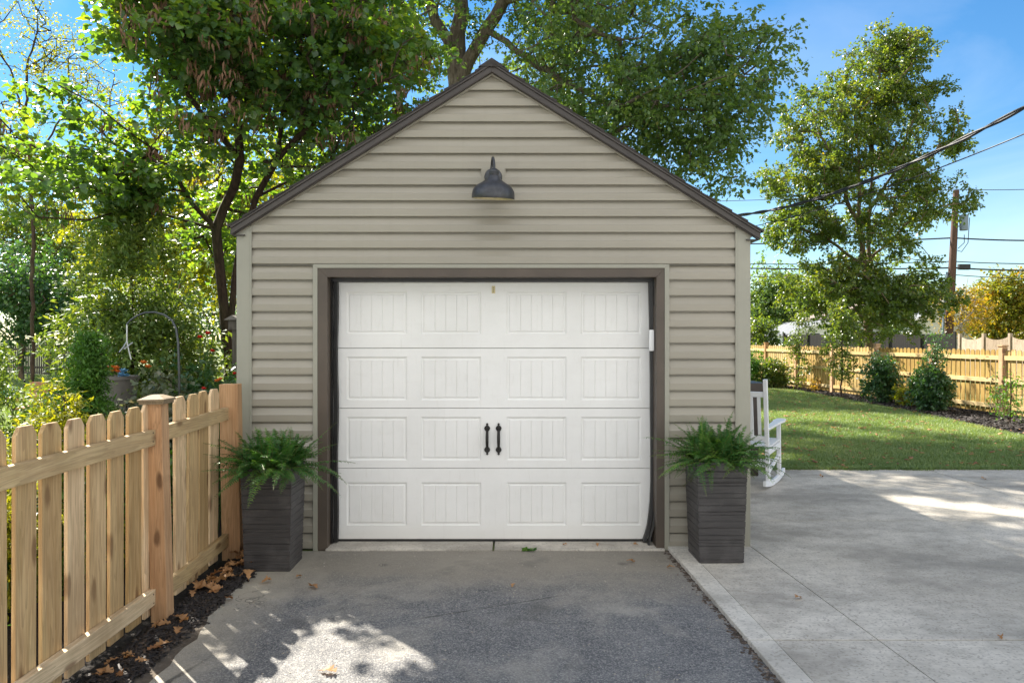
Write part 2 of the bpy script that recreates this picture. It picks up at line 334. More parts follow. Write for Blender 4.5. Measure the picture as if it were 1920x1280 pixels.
cr = t.n('ShaderNodeTexVoronoi', feature='DISTANCE_TO_EDGE'); cr.inputs['Scale'].default_value = .55; dv_ = t.n('ShaderNodeVectorMath', operation='ADD'); t.l(t.mapped((1, 1, 1), (0, 0, .3)), dv_.inputs[0]); t.l(t.noise(v, 1.6, 5, .65), dv_.inputs[1]); t.l(dv_.outputs[0], cr.inputs['Vector'])
crk = t.rng(t.math('ADD', cr.outputs[0], t.math('MULTIPLY', t.noise(v, 6, 4), .02)), .012, .017, 1, 0); crm = t.rng(t.noise(v, .8, 2), .5, .6)
c = t.mix(t.math('MULTIPLY', t.math('MULTIPLY', crk, crm), .75), c, (.03, .028, .026))
oil = t.rng(t.math('ADD', t.voro(t.mapped((1, 1, 1)), 1.7), t.math('MULTIPLY', t.noise(v, 14, 3), .06)), .05, .11, 1, 0); c = t.mix(t.math('MULTIPLY', oil, .55), c, (.05, .046, .045))
M['asphalt'] = t.bsdf(c, .82, t.bump(t.math('ADD', sp, t.math('MULTIPLY', med, .6)), .6, .006), 0, .35)
random.seed(3)
left = []
y = -8.0
while y < 5.95:
    left.append((X0 + .05*math.sin(y*2.1) + random.uniform(-.022, .022) + (.0 if y < 5 else (y-5)*.05), y)); y += .11
asph = [(1.30, -8.0), (1.28, 3.5), (1.22, 5.76)] + [(1.15, 5.80), (-1.62, 5.80)] + [p for p in reversed(left) if p[1] < 5.72]
sheet('driveway', asph, .008, M['asphalt'])
# concrete patio slabs with joints between them
def m_conc(name, lo, hi, stainy=1.0):
    t = NT(name); v = t.mapped(); a = t.noise(v, .75, 6, .62, .5); b = t.noise(v, 7, 6, .7); fine = t.noise(v, 130, 3, .6)
    br = t.noise(t.mapped((2.2, 75, 1), (0, 0, .42)), 2.0, 4, .6)
    c = t.mix(t.rng(a, .34, .66), lo, hi); c = t.mix(t.rng(b, .42, .70, 0, .6), c, tuple(x*.62 for x in lo)); c = t.mix(t.rng(br, .48, .72, 0, .42), c, tuple(x*.6 for x in lo))
    sp = t.n('ShaderNodeTexVoronoi'); sp.inputs['Scale'].default_value = 95; t.l(v, sp.inputs['Vector']); se = t.n('ShaderNodeSeparateColor'); t.l(sp.outputs['Color'], se.inputs[0])
    c = t.mix(t.rng(se.outputs[0], .74, 1, 0, .6), c, tuple(x*.45 for x in lo)); c = t.mix(t.rng(fine, .55, .75, 0, .3), c, (.5, .49, .46))
    st = t.rng(t.noise(t.mapped((1, 1.6, 1), (0, 0, .2)), .62, 6, .65), .46, .62); c = t.mix(t.math('MULTIPLY', st, .62*stainy), c, (.20, .185, .16))
    return t.bsdf(c, .85, t.bump(t.math('ADD', t.math('MULTIPLY', br, 1.3), fine), .5, .004), 0, .3)
M['conc'] = m_conc('concrete', (.48, .437, .375), (.64, .592, .52)); M['conc2'] = m_conc('concrete_border', (.56, .52, .46), (.70, .66, .59), .6)
def JX(y): return 1.827 + (5.84 - y)*.058            # the long joint
def EX(y): return 1.19 + (5.84 - y)*.032             # edge against the asphalt
PZ, gj = .034, .007
def slab(name, x0a, x0b, x1a, x1b, y0, y1, mat):     # corners at y0 (a) and y1 (b)
    return [(x0a, y0), (x1a, y0), (x1b, y1), (x0b, y1)]
PE = 9.28
ys = [(-6, 4.02), (4.02, 6.66), (6.66, PE)]
mbp = MB(); mbb = MB()
def addslab(mb, poly, z, th):
    n = len(poly); mb.add([(x, y, z) for x, y in poly] + [(x, y, z-th) for x, y in poly], [tuple(range(n)), ] + [(i, i+n, (i+1)%n+n, (i+1)%n) for i in range(n)])
for (a, b) in ys:
    a2, b2 = a + .006, b - .006
    if b <= 5.9 + .8:
        yb = min(b2, 5.86)
        addslab(mbp, [(EX(a2)+.135, a2), (JX(a2)-gj/2, a2), (JX(yb)-gj/2, yb), (EX(yb)+.135, yb)], PZ, .12)
    addslab(mbp, [(JX(a2)+gj/2 if a2 < 5.9 else 1.83, a2), (5.05, a2), (5.05-gj, b2)] + ([(1.83, b2), (JX(5.86)+gj/2, 5.86)] if a2 < 5.86 < b2 else [(JX(b2)+gj/2 if b2 < 5.86 else 1.83, b2)]), PZ, .12)
    addslab(mbp, [(5.05+gj, a2), (9.4, a2), (9.4, b2), (5.05+gj, b2)], PZ, .12)
sheet_p = tag(mbp.build('patio', M['conc'], bevel=.001, seg=1), kind='structure')
for (a, b) in ((-6, 4.02), (4.02, 5.84)):
    addslab(mbb, [(EX(a+gj/2), a+gj/2), (EX(a)+.132, a+gj/2), (EX(b)+.132, b-gj/2), (EX(b), b-gj/2)], PZ+.002, .12)
tag(mbb.build('kerb_strip', M['conc2'], bevel=.006), kind='structure')
tag(MB().box((1.1, -6.2, 0), (9.5, PE+.02, .006)).build('joint_soil', M['soil']), kind='structure')
# apron under the garage door
mba = MB(); mba.box((-1.42, 5.80, -.05), (-.150, 6.30, .022)).box((-.135, 5.80, -.05), (1.165, 6.30, .022))
tag(mba.build('door_apron', M['conc'], bevel=.006), kind='structure')
# dirt and mulch beside the driveway, garden bed beyond the fence
t = NT('dirt'); v = t.mapped(); b = t.noise(v, 26, 6, .75); a = t.noise(v, 3, 4)
c = t.mix(t.rng(a, .3, .7), (.085, .066, .050), (.15, .125, .10)); c = t.mix(t.rng(b, .5, .8), c, (.21, .18, .15)); M['dirt'] = t.bsdf(c, .95, t.bump(b, .9, .015), 0, .2)
sheet('dirt_strip', [(-1.98, -8), (-1.60, -8), (-1.60, 5.86), (-1.98, 5.86)], .004, M['dirt'])
t = NT('mulch_bed'); v = t.mapped(); b = t.noise(v, 40, 6, .75); c = t.mix(t.rng(b, .4, .75), (.014, .011, .010), (.055, .042, .034)); M['mulch'] = t.bsdf(c, .9, t.bump(b, 1., .03), 0, .3)
sheet('mulch', [(-5.2, -8), (-1.90, -8), (-1.90, 5.2), (-1.83, 5.86), (-2.2, 5.9), (-2.2, 11), (-5.2, 11)], .006, M['mulch'])
bedL = [(8.9, 30), (8.85, 26.6), (8.8, 22), (8.75, 18), (8.75, 16.5), (8.55, 14), (8.4, 12.5), (8.2, 8)]
sheet('border_bed', bedL + [(12.5, 8), (11.2, 13), (9.6, 30)], .006, M['mulch'])
rng = np.random.default_rng(7)
def chips(name, pts, size, mat, zlift=.008, aspect=.3, tilt=.5, seed=0, col=None):
    r = np.random.default_rng(seed); n = len(pts); a = r.uniform(0, 2*np.pi, n); s = size*r.uniform(.5, 1.5, n)
    T = np.stack([np.cos(a), np.sin(a), r.uniform(-tilt, tilt, n)], 1); B = np.stack([-np.sin(a), np.cos(a), r.uniform(-tilt, tilt, n)], 1)
    u = np.array([(-1, -aspect), (1, -aspect*.8), (.9, aspect), (-.8, aspect*.9)])
    V = pts[:, None, :] + s[:, None, None]*(u[None, :, 0:1]*T[:, None, :] + u[None, :, 1:2]*B[:, None, :])
    V[..., 2] = np.maximum(V[..., 2], .009)
    lo = V.copy(); lo[..., 2] -= .006
    V = np.concatenate([V, lo], 1).reshape(-1, 3); b = (np.arange(n)*8)[:, None, None]
    fs = np.array([(0,1,2,3),(0,4,5,1),(1,5,6,2),(2,6,7,3),(3,7,4,0)])[None]
    me = np_mesh(name, V, (b + fs).reshape(-1, 4), attr=np.repeat(r.uniform(0, 1, n), 8)); return link(name, me, mat)
n = 5200; pts = np.stack([-1.99 + .20*rng.power(1.0, n) + rng.normal(0, .02, n), rng.uniform(2.6, 5.8, n), rng.uniform(.008, .035, n)], 1)
M['chip'] = m_leaf('mulch_chip', [(.0, (.010, .008, .008)), (.8, (.038, .030, .027)), (1., (.12, .085, .06))], (1, 1, 1), .05, .7)
tag(chips('mulch_chips', pts, .020, M['chip'], seed=1), kind='stuff')
n = 5000; yy = rng.uniform(12, 28, n); pts = np.stack([8.55 + rng.uniform(0, 1.6, n) + np.interp(yy, [12, 16, 28], [0, .25, .35]), yy, rng.uniform(.01, .05, n)], 1)
tag(chips('bed_mulch', pts, .045, M['chip'], seed=2), kind='stuff')
n = 420; pts = np.stack([rng.uniform(-1.7, 1.25, n), 3.4 + 2.5*rng.power(1.3, n), np.full(n, .011)], 1)
M['grit'] = m_plain('grit', (.30, .27, .23), .9, .5, 40)
tag(chips('gravel_grit', pts, .0045, M['grit'], aspect=.6, tilt=.1, seed=3), kind='stuff')
yy = rng.uniform(3.4, 5.8, 260); pts = np.stack([1.19 + (5.84-yy)*.032 - np.abs(rng.normal(0, .022, 260)) - .004, yy, np.full(260, .012)], 1)
tag(chips('kerb_debris', pts, .009, m_leaf('debris', [(0, (.03, .022, .016)), (.7, (.10, .07, .05)), (1, (.34, .30, .26))], (1, 1, 1), .05), aspect=.6, tilt=.3, seed=4), kind='stuff')

# grass blades
def grass(name, pts, hgt, wid, seed, mat=M['grass']):
    r = np.random.default_rng(seed); n = len(pts); a = r.uniform(0, 2*np.pi, n); h = hgt*r.uniform(.5, 1.3, n); le = r.uniform(.1, .9, n)
    d = np.stack([np.cos(a), np.sin(a), np.zeros(n)], 1); b = np.stack([-np.sin(a), np.cos(a), np.zeros(n)], 1)*(wid*r.uniform(.6, 1.4, n))[:, None]
    up = np.array([0, 0, 1.])[None]; mid = pts + d*(h*le*.25)[:, None] + up*(h*.6)[:, None]; tip = pts + d*(h*le*.9)[:, None] + up*(h*(1 - .35*le))[:, None]
    V = np.stack([pts - b, pts + b, mid + b*.8, mid - b*.8, tip], 1).reshape(-1, 3); q = np.arange(n)[:, None]*5
    tri = (q[:, None, :] + np.array([(0,1,2),(0,2,3),(3,2,4)])[None]).reshape(-1, 3)
    patch = np.clip(.38 + .25*np.sin(pts[:, 0]*1.3 + 1.7*np.sin(pts[:, 1]*.7)) * np.sin(pts[:, 1]*1.1 + 2), 0, 1)
    rv = np.clip(patch*.6 + r.normal(.22, .2, n), 0, 1)
    me = np_mesh(name, V, tri, attr=np.repeat(rv, 5)); return tag(link(name, me, mat), kind='stuff')
N = 300000; u = rng.uniform(0, 1, N); yy = PE + .02 + (27.5-PE)*u**2.0
xr = np.minimum(8.9, np.interp(yy, [9, 12.5, 16.5, 27], [8.2, 8.5, 8.85, 8.95])); xl = np.where(yy < 12.2, 1.95, np.maximum(1.95, .28*yy - 1.2)); 
xx = xl + (xr - xl)*rng.uniform(0, 1, N)
grass('lawn_grass', np.stack([xx, yy, np.zeros(N)], 1), .055, .0032, 11)
N = 18000; xe_ = rng.uniform(2.0, 8.5, N); grass('patio_edge_grass', np.stack([xe_, PE + rng.normal(.02, .035, N) - .05*np.clip(np.sin(xe_*3.1)+np.sin(xe_*7.7+1), 0, 2)*rng.uniform(0, 1, N), np.zeros(N)], 1), .075, .003, 12)
N = 40000; yy = rng.uniform(13, 34, N); grass('garden_lawn_grass', np.stack([rng.uniform(-1, -.35, N)*yy*.72, yy, np.zeros(N)], 1), .09, .008, 13)

# ------------------------------------------------------------------ garage
WZ, PXM = 5.86, F/5.86
def wx(px): return (px-960)/PXM
def wz(py): return H-(py-HOR)/PXM
gx0, gx1, cx, dep = wx(446), wx(1405), wx(922.5), 6.0
SL = .625; zp = wz(136)                                       # siding plane gable apex
gar = thing('garage', 'small tan sided single garage with steep gable and white door', 'garage', (cx, WZ, 0))
gm = Matrix.Translation((-cx, -WZ, 0))
def gpart(mb, name, mat, parent=None, **kw):
    o = mb.build(name, mat, parent or gar, **kw)
    if parent is None: o.matrix_parent_inverse = Matrix.Translation((-cx, -WZ, 0))
    return o
def sub(o): return o
def gab(z): return (zp - z)/SL                               # half width of gable at height z
cw = .104
def siding(xa, xb, z0, z1, gable=True):
    mb = MB(); pitch = .1209; zb = wz(1026); k = 0
    while zb + k*pitch < z1:
        b = zb + k*pitch
        prof = [(.001, b+.002), (.022, b), (.0235, b+.004), (.0262, b+.050), (.0262, b+.054), (.0215, b+.060), (.0010, b+pitch-.013), (-.013, b+pitch-.012), (-.013, b+pitch+.004)]
        pr = []
        for i, (d, z) in enumerate(prof):
            pr.append((d, z))
        for i in range(len(pr)-1):
            (d0, za), (d1, zz) = pr[i], pr[i+1]
            za2, zz2 = max(za, z0), min(zz, z1)
            if zz <= z0 or za >= z1: continue
            lim = lambda z: (max(xa, cx - max(gab(z), 0.0)), min(xb, cx + max(gab(z), 0.0))) if gable else (xa, xb)
            if zz2 <= za2: zz2 = za2
            a0, a1 = lim(za2); c0, c1 = lim(zz2)
            if a1 - a0 < .001: continue
            mb.add([(a0, WZ-d0, za2), (a1, WZ-d0, za2), (c1, WZ-d1, zz2), (c0, WZ-d1, zz2)], [(0, 1, 2, 3)])
        k += 1
    return mb
dx0, dx1, dtop = wx(590), wx(1252), wz(496)
sd = siding(gx0+cw-.01, gx1-cw+.01, dtop-.01, zp, True)
for q in (siding(gx0+cw-.01, dx0+.01, .0, dtop-.01, False), siding(dx1-.01, gx1-cw+.01, .0, dtop-.01, False)): sd.add(q.v, q.f)
gpart(sd, 'siding', M['siding'])
# solid walls behind the siding
wb = MB(); th = .09
wb.box((gx0+.01, WZ+.022, 0), (wx(597), WZ+th, dtop)).box((wx(1247), WZ+.022, 0), (gx1-.01, WZ+th, dtop))
wb.prism([(gx0+.01, dtop), (gx1-.01, dtop), (gx1-.01, zp-(gx1-.01-cx)*SL-.0), (cx, zp), (gx0+.01, zp-(cx-gx0-.01)*SL)], WZ+.022, WZ+th)
wb.box((gx0+.012, WZ+th, 0), (gx0+.1, WZ+dep, 2.44)).box((gx1-.1, WZ+th, 0), (gx1-.012, WZ+dep, 2.44)).box((gx0+.1, WZ+dep-.09, 0), (gx1-.1, WZ+dep, 2.44))
gpart(wb, 'wall', M['trimv'])
sw = MB(); sw2 = MB()
for k in range(20):
    z = .02 + k*.1209
    sw.add([(gx1-.010, WZ+.02, z), (gx1-.010, WZ+dep, z), (gx1-.022+.012, WZ+dep, z+.06), (gx1-.010, WZ+.02, z+.06), (gx1-.021, WZ+dep, z+.118), (gx1-.021, WZ+.02, z+.118)], [(0,1,2,3), (3,2,4,5)])
    sw2.add([(gx0+.010, WZ+.02, z), (gx0+.010, WZ+dep, z), (gx0+.010, WZ+dep, z+.06), (gx0+.010, WZ+.02, z+.06), (gx0+.021, WZ+dep, z+.118), (gx0+.021, WZ+.02, z+.118)], [(3,2,1,0), (5,4,2,3)])
gpart(sw, 'side_siding', M['siding']); gpart(sw2, 'side_siding', M['siding'])
for s_, xa, xb in ((0, gx0, gx0+cw), (1, gx1-cw, gx1)):
    inner = xb if s_ == 0 else xa
    zt = lambda x: zp - abs(x-cx)*SL + .0
    mb = MB().prism([(xa, .012), (xb, .012), (xb, zt(xb)), (xa, zt(xa))], WZ-.030, WZ+.005)
    ox = xa if s_ == 0 else xb
    mb.box((min(ox, ox), WZ+.005, .012), (ox+(.012 if s_ == 0 else -.0), WZ+cw, 2.43)) if s_ == 0 else mb.box((ox-.012, WZ+.005, .012), (ox, WZ+cw, 2.43))
    mb.box((inner-(.000 if s_ == 0 else .013), WZ-.034, .012), (inner+(.013 if s_ == 0 else .0), WZ-.0301, zt(inner)-.012))
    gpart(mb, 'corner_trim', M['trimv'], bevel=.002, seg=1)
# light channel and brown casing round the door
zl, zh = wz(496), wz(503.5)
mb = MB(); jx0, jx1 = wx(588.5), wx(1253.5); jw = .036
mb.prism([(jx0, .0), (jx0+jw, .0), (jx0+jw, zl-.030), (jx0, zl)], WZ-.034, WZ+.005).prism([(jx1-jw, .0), (jx1, .0), (jx1, zl), (jx1-jw, zl-.030)], WZ-.034, WZ+.005)
mb.prism([(jx0, zl), (jx0+jw, zl-.030), (jx1-jw, zl-.030), (jx1, zl)], WZ-.034, WZ+.005)
gpart(mb, 'door_channel', M['trimv'], bevel=.0015, seg=1)
fx0, fx1, fi0, fi1, fzi = jx0+jw, jx1-jw, wx(615.5), wx(1229.5), wz(520)
fzo = zl-.030
fr = MB(); ya, yb = WZ-.028, WZ+.20
fr.prism([(fx0, -.0), (fi0, -.0), (fi0, fzi), (fx0, fzo)], ya, ya+.03).prism([(fi1, 0), (fx1, 0), (fx1, fzo), (fi1, fzi)], ya, ya+.03).prism([(fx0, fzo), (fi0, fzi), (fi1, fzi), (fx1, fzo)], ya, ya+.03)
fr.box((fi0-.03, ya+.03, 0), (fi0, yb, fzi)).box((fi1, ya+.03, 0), (fi1+.03, yb, fzi)).box((fi0-.03, ya+.03, fzi), (fi1+.03, yb, fzi+.03))
gpart(fr, 'door_frame', M['brown'], bevel=.0025)
# overhead door: four stacked sections
DZ = 6.02; dpm = F/DZ
def ddx(px): return (px-960)/dpm
def ddz(py): return H-(py-HOR)/dpm
cols = [(650, 763), (789.5, 902), (950, 1062), (1089.6, 1202)]
rows = [(547.5, 626.5), (669, 750), (781.5, 862.5), (904, 984.5)]; secs = [(529, 652.2), (653, 764.6), (765.4, 877), (877.8, 1010)]
door = thing('garage_door', None, None); door.parent = gar; door.location = (0, DZ-WZ, 0)
dX0, dX1 = ddx(624), ddx(1219)
for (sa, sb), (ra, rb) in zip(secs, rows):
    mb = MB(); z1, z0 = ddz(sa), ddz(sb); e = .003
    xs = [dX0] + [q for a, b in cols for q in (ddx(a), ddx(b))] + [dX1]; zs = [z0, ddz(rb), ddz(ra), z1]
    def q(x0, y0_, z0_, x1, y1_, z1_, flip=False): pass
    for i in range(len(xs)-1):
        for j in range(3):
            if j == 1 and i % 2 == 1: continue
            a0 = zs[j] + (e if j == 0 else 0); a1 = zs[j+1] - (e if j == 2 else 0)
            mb.add([(xs[i], 0, a0), (xs[i+1], 0, a0), (xs[i+1], 0, a1), (xs[i], 0, a1)], [(0,1,2,3)])
    mb.add([(dX0, 0, z0+e), (dX1, 0, z0+e), (dX1, e, z0), (dX0, e, z0), (dX0, .04, z0), (dX1, .04, z0)], [(3,2,1,0), (4,5,2,3)])
    mb.add([(dX0, 0, z1-e), (dX1, 0, z1-e), (dX1, e, z1), (dX0, e, z1), (dX0, .04, z1), (dX1, .04, z1)], [(0,1,2,3), (3,2,5,4)])
    mb.add([(dX0, 0, z0), (dX0, .04, z0), (dX0, .04, z1), (dX0, 0, z1)], [(3,2,1,0)])
    for a, b in cols:
        x0, x1, za, zb = ddx(a), ddx(b), zs[1], zs[2]
        rings = [(0, 0), (.004, .006), (.011, .009), (.019, .009), (.025, .0035)]
        def rect(i, d): return [(x0+i, d, za+i), (x1-i, d, za+i), (x1-i, d, zb-i), (x0+i, d, zb-i)]
        for (i0, d0), (i1, d1) in zip(rings, rings[1:]):
            A, B = rect(i0, d0), rect(i1, d1); mb.add(A+B, [(k, (k+1)%4, (k+1)%4+4, k+4) for k in range(4)])
        i, d = rings[-1]; fx0_, fx1_, fz0, fz1 = x0+i, x1-i, za+i, zb-i; wpl = (fx1_-fx0_)/5; g_ = .0035
        for k in range(5):
            xa = fx0_+k*wpl+(g_ if k else 0); xb = fx0_+(k+1)*wpl-(g_ if k < 4 else 0)
            mb.add([(xa, d, fz0), (xb, d, fz0), (xb, d, fz1), (xa, d, fz1)], [(0,1,2,3)])
            if k < 4: mb.add([(xb, d, fz0), (xb+g_, d+.0042, fz0), (xb+g_, d+.0042, fz1), (xb, d, fz1), (xb+2*g_, d, fz0), (xb+2*g_, d, fz1)], [(0,1,2,3), (1,4,5,2)])
    me_o = mb.build('door_section', M['door'], door, loc=(-cx, 0, 0))
for px in (913.5, 935):                                        # black spade-ended pulls
    X = ddx(px); mb = MB(); zc = ddz(822.5); hh = .112
    mb.tube([(X, -.012, zc-hh*.62), (X, -.030, zc-hh*.45), (X, -.036, zc-hh*.2), (X, -.036, zc+hh*.2), (X, -.030, zc+hh*.45), (X, -.012, zc+hh*.62)], [.010, .011, .0125, .0125, .011, .010], 10)
    for s_ in (-1, 1):
        zz = zc + s_*hh*.72
        sp_ = [(-.0, 1.55), (.010, 1.25), (.006, .95), (.020, .5), (.024, .1), (.018, -.35), (.008, -.75), (0, -.85)]
        pl = [(X + a, zz + s_*b*.030) for a, b in sp_] + [(X - a, zz + s_*b*.030) for a, b in reversed(sp_[1:-1])]
        if s_ > 0: pl = pl[::-1]
        mb.prism(pl, -.012, 0)
        mb.lathe([(.0055, 0), (.004, .004), (0, .005)], 10, Matrix.Translation((X, -.012, zz)) @ Matrix.Rotation(R(90), 4, 'X'))
    mb.build('door_handle', M['iron'], door, loc=(-cx, 0, 0), bevel=.0012, smooth=True)
mb = MB().box((ddx(922), -.004, ddz(550)), (ddx(928.5), .001, ddz(536)), None)
mb.build('lock_plate', m_plain('brass_plate', (.55, .46, .25), .4, .2), door, loc=(-cx, 0, 0), bevel=.001)
mb = MB(); 
for zz in (ddz(539.5), ddz(543), ddz(546.5)): mb.lathe([(.0035, 0), (.003, .0015), (0, .002)], 8, Matrix.Translation((ddx(925.2), -.004, zz)) @ Matrix.Rotation(R(90), 4, 'X'))
mb.build('lock_screw', M['iron'], door, loc=(-cx, 0, 0))
mb = MB().box((dX0, .004, ddz(1016)), (dX1-.07, .03, ddz(1010)-.0005)); mb.build('bottom_seal', M['seal'], door, loc=(-cx, 0, 0))
# rubber strips down both sides and across the top
def strip(name, pts, wdt, y0, y1):
    mb = MB(); n = len(pts)
    vs = []
    for (x, z) in pts: vs += [(x, y0, z), (x+wdt, y0-.004, z), (x+wdt, y1, z), (x, y1, z)]
    fs = [(0,1,2,3)]
    for i in range(n-1):
        b = i*4; fs += [(b+k, b+(k+1)%4, b+4+(k+1)%4, b+4+k) for k in range(4)]
    return gpart(MB().add(vs, fs), name, M['seal'], smooth=True)
zT, zB = wz(524), .03
wob = lambda k, ph: .004*math.sin(k*1.1+ph)
strip('weather_seal', [(fi0+.014+wob(k, 0), zB+(zT-zB)*k/14) for k in range(15)], .032, DZ-.055, DZ-.012)
strip('weather_seal', [(fi0+.001+.5*wob(k, 2), zB+(zT-zB)*k/14) for k in range(15)], .012, DZ-.09, DZ-.06)
RS = [(1204, 1014), (1209, 1000), (1213, 985), (1216, 965), (1218.5, 940), (1220, 900), (1220, 850), (1219, 760), (1219, 700), (1218, 640), (1217, 580), (1216, 528)]
strip('weather_seal', [((x-960)/(F/(DZ-.03)), H-(yv-HOR)/(F/(DZ-.03))) for x, yv in RS], .028, DZ-.05, DZ-.010)
strip('weather_seal', [((x+9-960)/(F/(DZ-.08)), H-(yv+(8 if i == 0 else 0)-HOR)/(F/(DZ-.08))) for i, (x, yv) in enumerate(RS)], .012, DZ-.11, DZ-.07)
mb = MB().box((fi0+.001, DZ-.07, H-(533-HOR)/(F/DZ)+.016), (fi1-.001, DZ-.004, fzi+.0)); gpart(mb, 'weather_seal', M['seal'])
mb = MB().box((-.019, -.022, -.082), (.019, .0, .082)); o = mb.build('door_sensor', M['plastic'], gar, bevel=.006, smooth=True); o.location = (P(1222, 638, DZ-.13).x-cx, DZ-.11-WZ, P(1222, 638, DZ-.13).z)
# roof: deck, shingle courses, fascia boards
RT = zp + .068                                                 # shingle top at ridge
ex0, ex1 = wx(438)-.0, wx(1421)
rf = MB(); yf, ybk = WZ-.075, WZ+dep+.15
def rline(x, off): return RT - abs(x-cx)*SL - off
for xe in (ex0, ex1):
    rf.prism([(xe, rline(xe, .035)), (xe, rline(xe, .018)), (cx, rline(cx, .018)), (cx, rline(cx, .035))][::(1 if xe > cx else -1)], yf+.012, ybk)
roof = gpart(rf, 'roof', M['roofb'])
sh = MB(); random.seed(5)
for xe in (ex0, ex1):
    sgn = 1 if xe > cx else -1; Ls = abs(xe-cx)/math.cos(math.atan(SL))+.02; nrow = 17; dl = Ls/nrow; ca, sa = math.cos(math.atan(SL)), math.sin(math.atan(SL))
    for r in range(nrow):
        y = yf - .004 + random.uniform(-.004, .004)
        while y < ybk:
            yn = min(y + random.choice((.13, .17, .22, .3)), ybk); l1 = Ls - r*dl; l0 = l1 - dl*1.25; t1 = .016 + random.uniform(0, .006); t0 = .004
            if l0 < 0: l0 = 0
            def pt(l, h, yy): return (cx + sgn*(l*ca + h*sa), yy, RT - .018 - l*sa + h*ca)
            vs = [pt(l0, 0, y), pt(l1, 0, y), pt(l1, t1, y), pt(l0, t0, y), pt(l0, 0, yn), pt(l1, 0, yn), pt(l1, t1, yn), pt(l0, t0, yn)]
            sh.add(vs, [(0,1,2,3), (7,6,5,4), (1,5,6,2), (2,6,7,3)] if sgn > 0 else [(3,2,1,0), (4,5,6,7), (2,6,5,1), (3,7,6,2)]); y = yn + .002
for k in range(40): 
    y = yf-.006 + k*.155
    if y > ybk: break
    sh.add([(cx-.1, y, RT-.05), (cx, y, RT+.016), (cx+.1, y, RT-.05), (cx-.1, y+.2, RT-.058), (cx, y+.2, RT+.008), (cx+.1, y+.2, RT-.058)], [(0,1,4,3), (1,2,5,4), (0, 2, 1)])
o = sh.build('shingles', M['shingle'], roof); 
o.matrix_parent_inverse = Matrix.Identity(4)
M['fascia'] = m_plain('brown_fascia', (.046, .037, .032), .45, .25, 3, bump=.15)
for xe in (ex0, ex1):
    mb = MB(); sg = 1 if xe > cx else -1
    def band(o0, o1, y0, y1):
        pl = [(cx, rline(cx, o0)), (cx, rline(cx, o1)), (xe-(.012*sg if o0 > .04 else 0), rline(xe, o1)), (xe-(.012*sg if o0 > .04 else 0), rline(xe, o0))]
        mb.prism(pl if sg > 0 else pl[::-1], y0, y1)
    band(.018, .036, yf, yf+.02); band(.0365, .082, yf+.010, yf+.03); band(.0825, .088, yf+.004, yf+.03)
    o = mb.build('fascia', M['fascia'], roof, bevel=.0015, seg=1)
    mb = MB(); pl = [(cx, rline(cx, .0885)), (cx, rline(cx, .101)), (xe-.06*sg, rline(xe-.06*sg, .101)), (xe-.06*sg, rline(xe-.06*sg, .0885))]
    mb.prism(pl if sg > 0 else pl[::-1], WZ-.034, WZ-.004); mb.build('rake_channel', M['siding'], roof)
    mb = MB(); xi = xe-.04*sg; a_, b_ = min(xe-.012*sg, xi-.06*sg), max(xe-.012*sg, xi-.06*sg)
    mb.box((a_, yf+.02, rline(xe, .088)), (b_, ybk, rline(xe, .078))); mb.build('soffit', M['fascia'], roof)

# barn light over the door
lamp = thing('barn_light', 'dark grey gooseneck barn light mounted on the gable above the door', 'wall lamp', (wx(925), WZ-.014, wz(333)))
LX = Matrix.Identity(4)
mb = MB().box((-.094, -.012, -.10), (.094, .012, .075)).box((-.082, -.020, -.088), (.082, -.012, .063)); mb.build('mounting_block', M['siding'], lamp, bevel=.003)
mb = MB().lathe([(.066, 0), (.068, .008), (.062, .020), (.045, .027), (.030, .031), (.022, .040), (0, .041)], 32, Matrix.Translation((0, -.02, -.005)) @ Matrix.Rotation(R(90), 4, 'X')); mb.build('wall_plate', M['lamp'], lamp, smooth=True)
arm = []
for k in range(15):
    a = R(205 - 205*k/14)
    arm.append((.006+.004*k/14, -.155 - .075*math.cos(a)*1.0 - .0, .055 + .075*math.sin(a)))
arm = [(-.012, -.05, -.005), (-.014, -.068, .0)] + [(.0+.012*k/14, -.145 + .068*math.cos(R(190-190*k/14))*(1 if True else 0), .045 + .068*math.sin(R(190-190*k/14)) ) for k in range(15)]
arm = [(x, y, z) for x, y, z in arm]
arm[2:] = [(x, -.145 - (y + .145)*-1, z) for x, y, z in arm[2:]]
arm = arm[:2] + [(-.014 + .026*k/14, -.145 + .068*math.cos(R(190*k/14 - 10)), .045 + .068*math.sin(R(190*k/14 - 10))) for k in range(15)] + [(.012, -.213, .02)]
mb = MB().tube(arm, .0095, 12); mb.build('arm', M['lamp'], lamp, smooth=True)
SHX = Matrix.Translation((.004, -.215, -.205)) @ Matrix.Rotation(R(2.2), 4, 'Y') @ Matrix.Rotation(R(7), 4, 'X')
outer = [(.155, 0), (.158, .004), (.158, .032), (.153, .058), (.140, .080), (.118, .100), (.088, .117), (.062, .134), (.044, .155), (.034, .172), (.036, .175), (.036, .186), (.033, .189), (.036, .192), (.036, .203), (.030, .210), (.014, .222), (0, .224)]
mb = MB().lathe(outer, 48, SHX); mb.build('lamp_shade', M['lamp'], lamp, smooth=True)
inner = [(.155, .0), (.151, .004), (.150, .03), (.144, .053), (.130, .074), (.100, .093), (.06, .112), (.03, .135), (0, .14)]
mb = MB().lathe(inner[::-1], 48, SHX); mb.build('shade_lining', M['lampin'], lamp, smooth=True)
mb = MB().lathe([(0, .012), (.02, .016), (.030, .035), (.026, .06), (.014, .09), (.014, .11)], 20, SHX); mb.build('bulb', m_plain('frosted_bulb', (.8, .78, .7), .3, .02), lamp, smooth=True)

